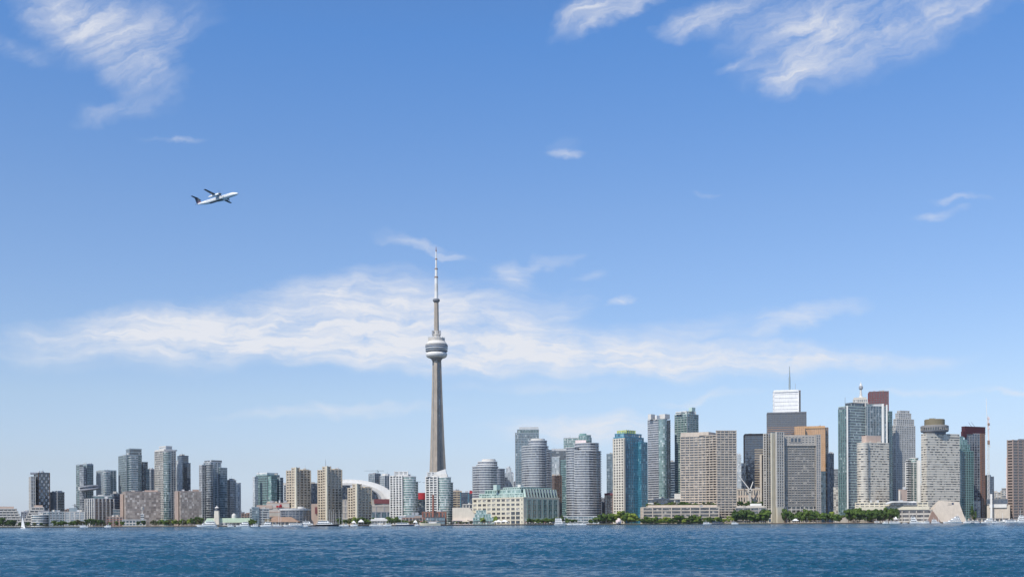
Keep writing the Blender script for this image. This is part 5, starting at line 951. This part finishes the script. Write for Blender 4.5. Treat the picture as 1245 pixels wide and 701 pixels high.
def yacht(label, p0, p1, D, tiers=2, hcol='white', name='motor_yacht', cat='boat', bow=1, top=None, group=None, wide=None, hh=None, mastpx=None, tcol='white', shrink=1.0):
    a, b = X(p0, D), X(p1, D); L = b - a; Wd = wide or min(9, max(2.6, L * .26)); H = hh or min(2.6, .8 + L * .035)
    r = thing(name, label, cat, ((a + b) / 2, D, 0), group, 0 if bow > 0 else math.pi)
    mb = MB(); hull(mb, L * .96, Wd, H, M[hcol], M['offw']); mb.build('hull', r)
    z = H; th = 2.5 if L > 14 else 1.9; x0, x1 = -L * .42, L * .24
    for k in range(tiers):
        mb = MB(); w = Wd * (.78 - .12 * k); rk = min(th * .6, L * .07)
        lo = [(x0, -w / 2, z), (x1, -w / 2, z), (x1, w / 2, z), (x0, w / 2, z)]; hi_ = [(x0 + .2, -w / 2 + .15, z + th), (x1 - rk, -w / 2 + .15, z + th), (x1 - rk, w / 2 - .15, z + th), (x0 + .2, w / 2 - .15, z + th)]
        mb.loft([lo, hi_], M[tcol])
        mb.prism([(x0 - .4, -w / 2 - .35), (x1 - rk + .5, -w / 2 - .35), (x1 - rk + .5, w / 2 + .35), (x0 - .4, w / 2 + .35)], z + th + .01, z + th + .28, M[tcol]); c = mb.build('cabin', r)
        wn = MB(); n = max(2, int((x1 - x0) / 2.6)); 
        for q in range(n):
            xa = x0 + .5 + (x1 - rk - x0 - .8) * q / n; xb = x0 + .5 + (x1 - rk - x0 - .8) * (q + .82) / n
            for s in (-1, 1): wn.box(((xa + xb) / 2, s * (w / 2 + .01), z + th * .58), (xb - xa, .16, th * .42), G['dark'])
        wn.build('window_strip', c)
        z += th + .28; x0 += L * .04 * shrink; x1 -= L * (.16 if L > 18 else .1) * shrink
        if x1 - x0 < 2: break
    mb = MB(); mh = (mastpx * D / FPX) if mastpx else 3.0
    mb.tube((x0 + (x1 - x0) * .5, 0, z - .1), (x0 + (x1 - x0) * .4, 0, z + mh), .16, .07, M['white'], 6); mb.box((x0 + (x1 - x0) * .45, 0, z + mh * .45), (1.0, 2.0, .16), M['white']); mb.build('mast', r)
    rl = MB(); 
    for s in (-1, 1): rl.tube((L * .2, s * Wd * .36, H + 1.1), (L * .5, s * .25, H * 1.2 + 1.1), .06, .06, M['steel'], 4); rl.tube((L * .2, s * Wd * .36, H), (L * .2, s * Wd * .36, H + 1.1), .06, .06, M['steel'], 4)
    rl.build('rail', r)
    if top: mb = MB(); mb.box((-L * .12, 0, z + .9), (L * .3, Wd * .6, .2), M[top]); [mb.tube((-L * .12 + sx * L * .14, sy * Wd * .27, z - .2), (-L * .12 + sx * L * .14, sy * Wd * .27, z + .9), .07, .07, M['steel'], 4) for sx in (-1, 1) for sy in (-1, 1)]; mb.build('awning', r)
    return r
def moored_sail(label, px, ytop, D, Lpx=6, group=None):
    L = Lpx * D / FPX; r = thing('moored_sailboat', label, 'sailboat', (X(px, D), D, 0), group); mb = MB(); hull(mb, L, L * .28, 1.0, M['white'], M['offw']); mb.build('hull', r)
    h = Z(px, ytop, D); mb = MB(); mb.tube((0, 0, .8), (0, 0, h), .2, .13, M['white'], 6); mb.tube((0, 0, 2.4), (-L * .4, 0, 2.5), .16, .12, M['offw'], 6); mb.tube((-L * .06, 0, h * .62), (L * .06, 0, h * .62), .05, .05, M['white'], 4); mb.build('mast', r)
    mb = MB(); mb.loft([[(-L * .25, -L * .08, 1.1), (L * .15, -L * .08, 1.1), (L * .15, L * .08, 1.1), (-L * .25, L * .08, 1.1)], [(-L * .22, -L * .07, 1.8), (L * .08, -L * .07, 1.8), (L * .08, L * .07, 1.8), (-L * .22, L * .07, 1.8)]], M['offw']); mb.build('cabin', r)
def sailboat():
    D = 1180.; k = D / FPX; r = thing('sailing_boat', 'small boat sailing off the left shore under one tall white sail', 'sailboat', (X(28, D), D, 0), None, rad(-20)); L = 6.2 * k
    mb = MB(); hull(mb, L, 1.9, .8, M['white'], M['offw']); mb.build('hull', r); h = Z(26, 624.5, D)
    mb = MB(); mb.tube((-.1, 0, .6), (-.6, 0, h), .09, .05, M['steel'], 6); mb.tube((-.1, 0, 1.5), (-2.4, .3, 1.6), .07, .05, M['steel'], 6); mb.build('mast', r)
    def sail(name, A, B_, C_, belly):
        mb = MB(); n = 8
        for side in (0, .05):
            g = [[A.lerp(C_, j / n).lerp(B_.lerp(C_, j / n), i / n) + Vector((0, belly * math.sin(math.pi * i / n) * math.sin(math.pi * (.15 + .85 * j / n)) + side, 0)) for i in range(n + 1)] for j in range(n + 1)]
            for j in range(n):
                for i in range(n): mb.face([g[j][i], g[j][i + 1], g[j + 1][i + 1], g[j + 1][i]], M['white'])
        mb.build(name, r, True)
    sail('main_sail', Vector((-.2, 0, 1.6)), Vector((-2.7, .3, 1.7)), Vector((-.65, 0, h - .3)), .35); sail('jib_sail', Vector((2.4, 0, .9)), Vector((.1, .2, 1.1)), Vector((-.5, 0, h * .8)), .25)
sailboat()
YD = 1688
yacht('big white passenger boat moored left of the light tower', 239.5, 264, YD, 2, bow=-1, hh=2.2)
yacht('small white cruiser just right of the light tower', 276.5, 284, YD, 1)
yacht('white cabin yacht before the right half of the green roofed terminal', 287, 303.5, YD, 2, bow=-1)
yacht('white cruiser left of the brown boat shed', 316.5, 331, YD - 8, 2, bow=-1)
yacht('long low white yacht before the brown boat shed', 345, 369, YD - 10, 1, bow=-1)
yacht('white excursion boat with dark hull before the drum roofed building', 366, 386, YD - 6, 2, 'navy', 'excursion_boat')
yacht('broad two deck white excursion boat with black hull below the tallest cream tower', 383.5, 412, YD - 12, 2, 'black', 'excursion_boat', hh=2.6)
yacht('tiny white motor boat out on the lake before the excursion boats', 369, 374.5, 1500, 1)
yacht('tiny white motor boat left of the shortest cream tower', 418.5, 424, 1640, 1)
yacht('dark hulled yacht moored before the low brick hall', 481, 503, YD - 4, 1, 'bluedk')
yacht('white ferry with three decks right of the warehouse', 673.5, 687.5, YD - 4, 3, 'offw', 'passenger_ferry', 'ferry', hh=2.0, wide=6, shrink=.35)
for i, (a, b) in enumerate(((689, 696), (696, 704.5), (705, 713))): yacht(('smallest white cruiser right of the three deck ferry', 'middle white cruiser before the glass podium', 'white cruiser farthest from the three deck ferry')[i], a, b, YD, 1, bow=(-1, 1, -1)[i])
yacht('white houseboat by the shoreline belt below the beige slab', 854.5, 865, 1694, 1, name='house_boat', wide=4); yacht('dark blue boat between the white houseboat and the white launch', 865, 879, 1693, 1, 'navy', tcol='bluedk'); yacht('small white launch right of the dark blue boat', 889, 897.5, 1692, 1)
yacht('small white cabin boat before the dark grove', 1063, 1070.5, 1690, 1)
yacht('white cruiser left of the two deck yacht by the podium', 1086, 1094, 1684, 1)
yacht('two deck white yacht before the hotel podium', 1106, 1118.5, 1682, 3, hh=1.6)
yacht('large sleek white yacht before the tan wedge hall', 1147, 1169.5, 1680, 3, bow=-1)
yacht('small white boat before the dark evergreen', 1184.5, 1191, 1680, 1); yacht('white fishing boat right of the dark evergreen', 1193, 1208, 1680, 2, bow=-1)
yacht('long white boat with dark blue canopy near the right edge', 1213, 1238, 1682, 1, 'offw', top='bluedk', bow=-1); yacht('white yacht before the blue canopied boat', 1222, 1238.5, 1674, 1); yacht('tall white yacht with radar mast cut by the right edge', 1236, 1256, 1676, 3, hh=2.6, mastpx=9)
for i, (p, y) in enumerate(((339, 613), (341.5, 618), (325.5, 622), (388, 618), (397, 622), (400.5, 619), (403.5, 621), (405.5, 618.5), (408.5, 623), (412.5, 619.5), (416, 624), (462, 624), (452, 626))):
    moored_sail('white sailboat moored with bare mast near the cream towers', p, y, 1690 - (i % 3) * 3, 6, 'moored sailboats with bare masts')
for i, (p, y) in enumerate(((1093, 626), (1100, 628), (1121, 627), (1128, 629), (1141, 628), (1174, 627), (1210, 624), (1219, 622.5))):
    moored_sail('white sailboat moored with bare mast along the right wharf', p, y, 1688 - (i % 3) * 3, 6, 'bare masted sailboats along the right wharf')
more = [('white day cruiser berthed left of the long podium canopy', 1073, 1080, 1), ('white open boat between the grove and the podium', 1081, 1087, 1), ('white cruiser just left of the tan wedge hall', 1121, 1130, 1), ('white cruiser before the left slope of the tan wedge hall', 1132, 1142, 2), ('white boat tucked right of the large sleek yacht', 1171, 1180, 1), ('white boat between the fishing boat and the blue canopied boat', 1206, 1214, 1),
 ('dark blue cruiser at the wharf before the dark evergreen', 1178, 1185, 1), ('white cruiser right of the long low white yacht', 331, 342, 1), ('white cruiser at the foot of the shortest cream tower', 426, 435, 1), ('white launch before the white tent roofed pavilion', 452, 462, 1), ('white launch right of the white tent roofed pavilion', 466, 476, 1), ('small white boat berthed left of the schooner', 504, 510, 1), ('white cruiser right of the cabin yacht by the green roof', 305, 314, 1), ('white boat on the left shore below the fluted low block', 97, 107, 1), ('white launch on the left shore before the low brick building', 127, 135, 1)]
for i, (lb, a, b, t) in enumerate(more): yacht(lb, a, b, 1684 - (i % 3) * 2 - (4 if a > 1060 else 0), t, 'bluedk' if 'dark blue' in lb else 'white', bow=1 if i % 2 else -1)
def tallship():
    D = 1684.; k = D / FPX; a, b = X(509.5, D), X(537, D); L = b - a; r = thing('tall_ship', 'old cream hulled schooner with three bare masts before the power house', 'ship', ((a + b) / 2, D, 0), None, math.pi)
    mb = MB(); hull(mb, L * .9, 6.5, 3.4, M['cream'], M['buff']); mb.build('hull', r); mb = MB(); mb.tube((L * .42, 0, 4.2), (L * .56, 0, 5.8), .25, .12, M['buff'], 6); mb.build('bowsprit', r)
    for x, y in ((-L * .25, 619), (0, 616), (L * .22, 618)):
        m_ = MB(); h = Z(523, y, D); m_.tube((x, 0, 3), (x, 0, h), .26, .13, M['buff'], 6); m_.tube((x, 0, 6.2), (x - 5, 0, 6.0), .16, .12, M['buff'], 5)
        for s in (-1, 1): m_.tube((x, s * 2.6, 3.4), (x, 0, h * .9), .06, .06, M['brown'], 4); m_.tube((x + 3.5 * s, 0, 3.6), (x, 0, h * .85), .06, .06, M['brown'], 4)
        m_.build('mast', r)
    mb = MB(); mb.box((-L * .1, 0, 4.6), (L * .34, 3.6, 2.2), M['offw']); mb.build('deck_house', r)
    mb = MB(); mb.box((-L * .1, 0, 6.0), (L * .5, 4.6, .3), M['offw']); mb.build('awning', r)
tallship()

# ------------------------------------------------------------------ promenade furniture
def tent(label, px, D, wpx, ytop, col, name='market_tent', group=None):
    k = D / FPX; w = wpx * k; base = 1.55; h = Z(px, ytop, D) - base; r = thing(name, label, 'tent', (X(px, D), D, base), group); mb = MB(); e = h * .58
    mb.loft([[(-w / 2, -w * .3, e), (w / 2, -w * .3, e), (w / 2, w * .3, e), (-w / 2, w * .3, e)], [(-w * .08, -.2, h), (w * .08, -.2, h), (w * .08, .2, h), (-w * .08, .2, h)]], M[col]); mb.prism([(-w / 2, -w * .3), (w / 2, -w * .3), (w / 2, w * .3), (-w / 2, w * .3)], e - .5, e - .01, M[col]); mb.build('canopy', r)
    for sx in (-1, 1):
        for sy in (-1, 1): m_ = MB(); m_.tube((sx * w * .46, sy * w * .27, 0), (sx * w * .46, sy * w * .27, e), .09, .09, M['steel'], 5); m_.build('leg', r)
tent('cream wide market tent left of the glass atrium', 566, 1700, 9, 630.8, 'buff'); tent('white long market tent before the pale warehouse face', 605, 1700, 10, 631.5, 'white'); tent('white market tent under the large corner windows of the warehouse', 613.5, 1700, 8, 631.2, 'offw'); tent('small white tent at the left of the schooner', 505, 1702, 5, 632, 'white'); tent('white tent among trees left of the white pavilion', 439, 1706, 7, 631, 'white'); tent('pale tent beside the bare masts', 430, 1704, 5, 632.5, 'offw')
tent('white tent on the shore before the concrete tower', 967, 1705, 7, 630, 'white'); tent('small white tent before the long cream podium', 1089, 1706, 4, 627.5, 'white')
def umbrella(px, D, col, label, group):
    r = thing('patio_umbrella', label, 'umbrella', (X(px, D), D, 1.55), group); mb = MB(); mb.tube((0, 0, 0), (0, 0, 2.9), .07, .07, M['steel'], 5); mb.build('pole', r); mb = MB(); mb.lathe([(1.7, 2.2), (1.0, 2.7), (.1, 3.1)], M[col], 8); mb.build('canopy', r)
for i in range(22): umbrella(546 + i * 6.1 + rnd.uniform(-2, 2), rnd.uniform(1698.5, 1703), *rnd.choice((('redpanel', 'red patio umbrella on the promenade below the warehouse', 'red promenade umbrellas'), ('offw', 'pale patio umbrella on the promenade below the warehouse', 'pale promenade umbrellas'), ('bluedk', 'dark blue patio umbrella on the promenade below the warehouse', 'dark blue promenade umbrellas'))))
def lamp(px, D):
    r = thing('street_lamp', 'slim grey lamp post along the waterfront promenade', 'lamp post', (X(px, D), D, 1.55), 'lamp posts along the promenade'); mb = MB(); mb.tube((0, 0, 0), (0, 0, 7), .14, .09, M['grey'], 6); mb.build('post', r); mb = MB(); mb.box((0, -.4, 7.1), (.5, 1.3, .3), M['offw']); mb.build('lamp_head', r)
for p in list(range(110, 250, 14)) + list(range(440, 730, 13)) + list(range(945, 1062, 12)): lamp(p, 1699.5 + 3)
def ball():
    D = 1702.; k = D / FPX; r = thing('white_dome_pavilion', 'small pale round kiosk at the water edge below the yellow green trees', 'kiosk', (X(752, D), D, 1.3)); mb = MB(); mb.lathe([(2.7 * k, 0), (3.5 * k, 2 * k), (3.4 * k, 4 * k), (2.2 * k, 6.2 * k), (.4 * k, 7 * k)], M['pinkwhite'], 24); mb.build('shell', r, True); mb = MB(); mb.box((0, -3.1 * k, 1.5 * k), (1.4 * k, 1.2 * k, 2.6 * k), G['dark']); mb.build('door', r)
ball()

# ------------------------------------------------------------------ turboprop aeroplane
def plane():
    D = 735.; c = pt(263.9, 242.2, D); r = thing('turboprop_airliner', 'white twin propeller airliner with dark tail climbing to the right', 'airplane', c)
    fw = paint('plane_white', (.82, .84, .84), .3); dk = paint('plane_navy', (.02, .035, .06), .35); gr = paint('plane_grey', (.06, .085, .11), .4); tl = paint('tail_maroon', (.12, .05, .10), .4); L = 32.8
    # local axes: +X nose, +Y left wing, +Z up
    prof = [(-16.4, .12, .85), (-15, .38, .72), (-12, .82, .42), (-8.5, 1.25, .08), (-6, 1.35, 0), (10.5, 1.35, 0), (12.8, 1.25, -.06), (14.4, .98, -.22), (15.6, .62, -.4), (16.4, .16, -.55)]
    rings = [[(x, q * math.cos(t), dz_ + q * math.sin(t)) for t in (2 * math.pi * j / 22 for j in range(22))] for x, q, dz_ in prof]
    mb = MB(); mb.loft(rings, fw); f = mb.build('fuselage', r, True)
    mb = MB(); mb.loft([[(x, .9 * math.cos(t), -.95 + .62 * math.sin(t)) for t in (math.pi + math.pi * j / 8 for j in range(9))] for x in (-5.5, -4.2, 3.2, 4.4)], gr); mb.build('belly_fairing', f)
    wn = MB()
    for s in (-1, 1):
        for q in range(22): wn.box((-7.5 + q * .82, s * 1.335, .32), (.34, .08, .42), dk)
        wn.box((14.4, s * .72, .30), (.6, .3, .26), dk)
    wn.build('window_row', f)
    def wing(name, y0, y1, x0, c0, x1, c1, z0, z1, th, mat, par):
        R = []
        for t in (0, .5, 1):
            y = y0 + (y1 - y0) * t; xc = x0 + (x1 - x0) * t; ch = c0 + (c1 - c0) * t; zz_ = z0 + (z1 - z0) * t; h = th * (1 - .5 * t)
            R.append([(xc + ch / 2, y, zz_), (xc + ch * .2, y, zz_ + h), (xc - ch / 2, y, zz_ + .05), (xc + ch * .1, y, zz_ - h * .6)])
        if y1 < y0: R = R[::-1]
        mb = MB(); mb.loft(R, mat); return mb.build(name, par)
    for s in (-1, 1):
        w = wing('wing', s * .6, s * 14.2, 1.2, 3.0, .9, 1.6, 1.42, 1.75, .22, gr, r)
        mb = MB(); mb.loft([[(x, s * 4.4 + q * .9 * math.cos(t), zc_ + q * math.sin(t)) for t in (2 * math.pi * j / 16 for j in range(16))] for x, q, zc_ in ((-3.4, .25, .95), (-2, .6, .85), (1.5, .82, .75), (4.2, .78, .85), (5.2, .45, .95))], fw); e = mb.build('engine_nacelle', w, True)
        pr = MB(); pr.loft([[(x, s * 4.4 + q * math.cos(t), .95 + q * math.sin(t)) for t in (2 * math.pi * j / 12 for j in range(12))] for x, q in ((5.2, .42), (5.7, .28), (6.0, .05))], dk)
        for b_ in range(6):
            t = b_ * math.pi / 3 + .25; d = Vector((0, math.cos(t), math.sin(t))); n_ = Vector((0, -d.z, d.y)); cc = Vector((5.45, s * 4.4, .95))
            pr.loft([[tuple(cc + d * rr + n_ * wv + Vector((dx_, 0, 0))) for wv, dx_ in ((-cw, -.14), (cw, .1), (cw, .16), (-cw, -.08))] for rr, cw in ((.35, .14), (1.2, .26), (2.05, .16))], dk)
        pr.build('propeller', w)
    R = []
    for z_, xc, ch in ((.6, -13.4, 4.4), (2.2, -14.4, 3.5), (4.9, -15.6, 2.6)): R.append([(xc + ch / 2, 0, z_), (xc, .17, z_), (xc - ch / 2, 0, z_), (xc, -.17, z_)])
    mb = MB(); mb.loft(R[1:], dk); mb.loft(R[:2], tl); tf = mb.build('tail_fin', r)
    for s in (-1, 1): wing('tailplane', s * .1, s * 4.7, -15.7, 2.1, -16.0, 1.3, 4.95, 5.0, .14, dk, tf)
    mb = MB(); mb.loft([[(x, .16 * math.cos(t), .95 + .12 * math.sin(t)) for t in (2 * math.pi * j / 8 for j in range(8))] for x in (-16.9, -16.3)], gr); mb.build('tail_cone', f)
    r.rotation_mode = 'QUATERNION'
    Rm = Matrix.Rotation(rad(-21), 4, 'Z') @ Matrix.Rotation(rad(-8.6), 4, 'Y') @ Matrix.Rotation(rad(-2.8), 4, 'X')
    r.rotation_quaternion = Rm.to_quaternion()
plane()
def gull(px, py, label, flap):
    D = 620.; c = pt(px, py, D); m, t, b = newmat('gull_grey'); b.inputs['Base Color'].default_value = (.09, .09, .10, 1); b.inputs['Roughness'].default_value = .8
    mb = MB(); body = [[(x, q * math.cos(a), q * .9 * math.sin(a)) for a in (2 * math.pi * j / 8 for j in range(8))] for x, q in ((-.34, .02), (-.2, .08), (0, .11), (.15, .1), (.24, .06), (.3, .065), (.36, .03), (.42, .006))]
    mb.loft(body, m)
    for s in (-1, 1):
        mb.loft([[(.12, s * .06, .04), (-.12, s * .06, .04), (-.12, s * .06, .01), (.12, s * .06, .01)], [(.16, s * .4, .04 + flap * .25), (-.05, s * .4, .04 + flap * .25), (-.05, s * .4, .02 + flap * .25), (.16, s * .4, .02 + flap * .25)], [(-.02, s * .85, flap * .18), (-.1, s * .85, flap * .18), (-.1, s * .85, flap * .18 - .01), (-.02, s * .85, flap * .18 - .01)]], m)
    o = mb.build('flying_gull', None, False, c); o.rotation_euler = (0, 0, rad(70)); tag(o, label, 'bird', None); o.scale = (1.5,) * 3
gull(510.3, 585.6, 'dark gull flying left of the second white condo, left of the two', .9); gull(515.2, 586.2, 'dark gull flying closest to the second white condo', .5)

# ------------------------------------------------------------------ summer air over the lake
def haze():
    m = bpy.data.materials.new('haze_air'); m.use_nodes = True; nt = m.node_tree; nt.nodes.clear(); out = nt.nodes.new('ShaderNodeOutputMaterial')
    v = nt.nodes.new('ShaderNodeVolumePrincipled'); v.inputs['Color'].default_value = (.86, .93, 1.0, 1); v.inputs['Density'].default_value = 2.2e-5; v.inputs['Anisotropy'].default_value = .2
    nt.links.new(v.outputs[0], out.inputs['Volume'])
    mb = MB(); mb.box((0, 2900, 282), (19000, 18400, 576), m); o = mb.build('haze'); o['kind'] = 'stuff'
haze()
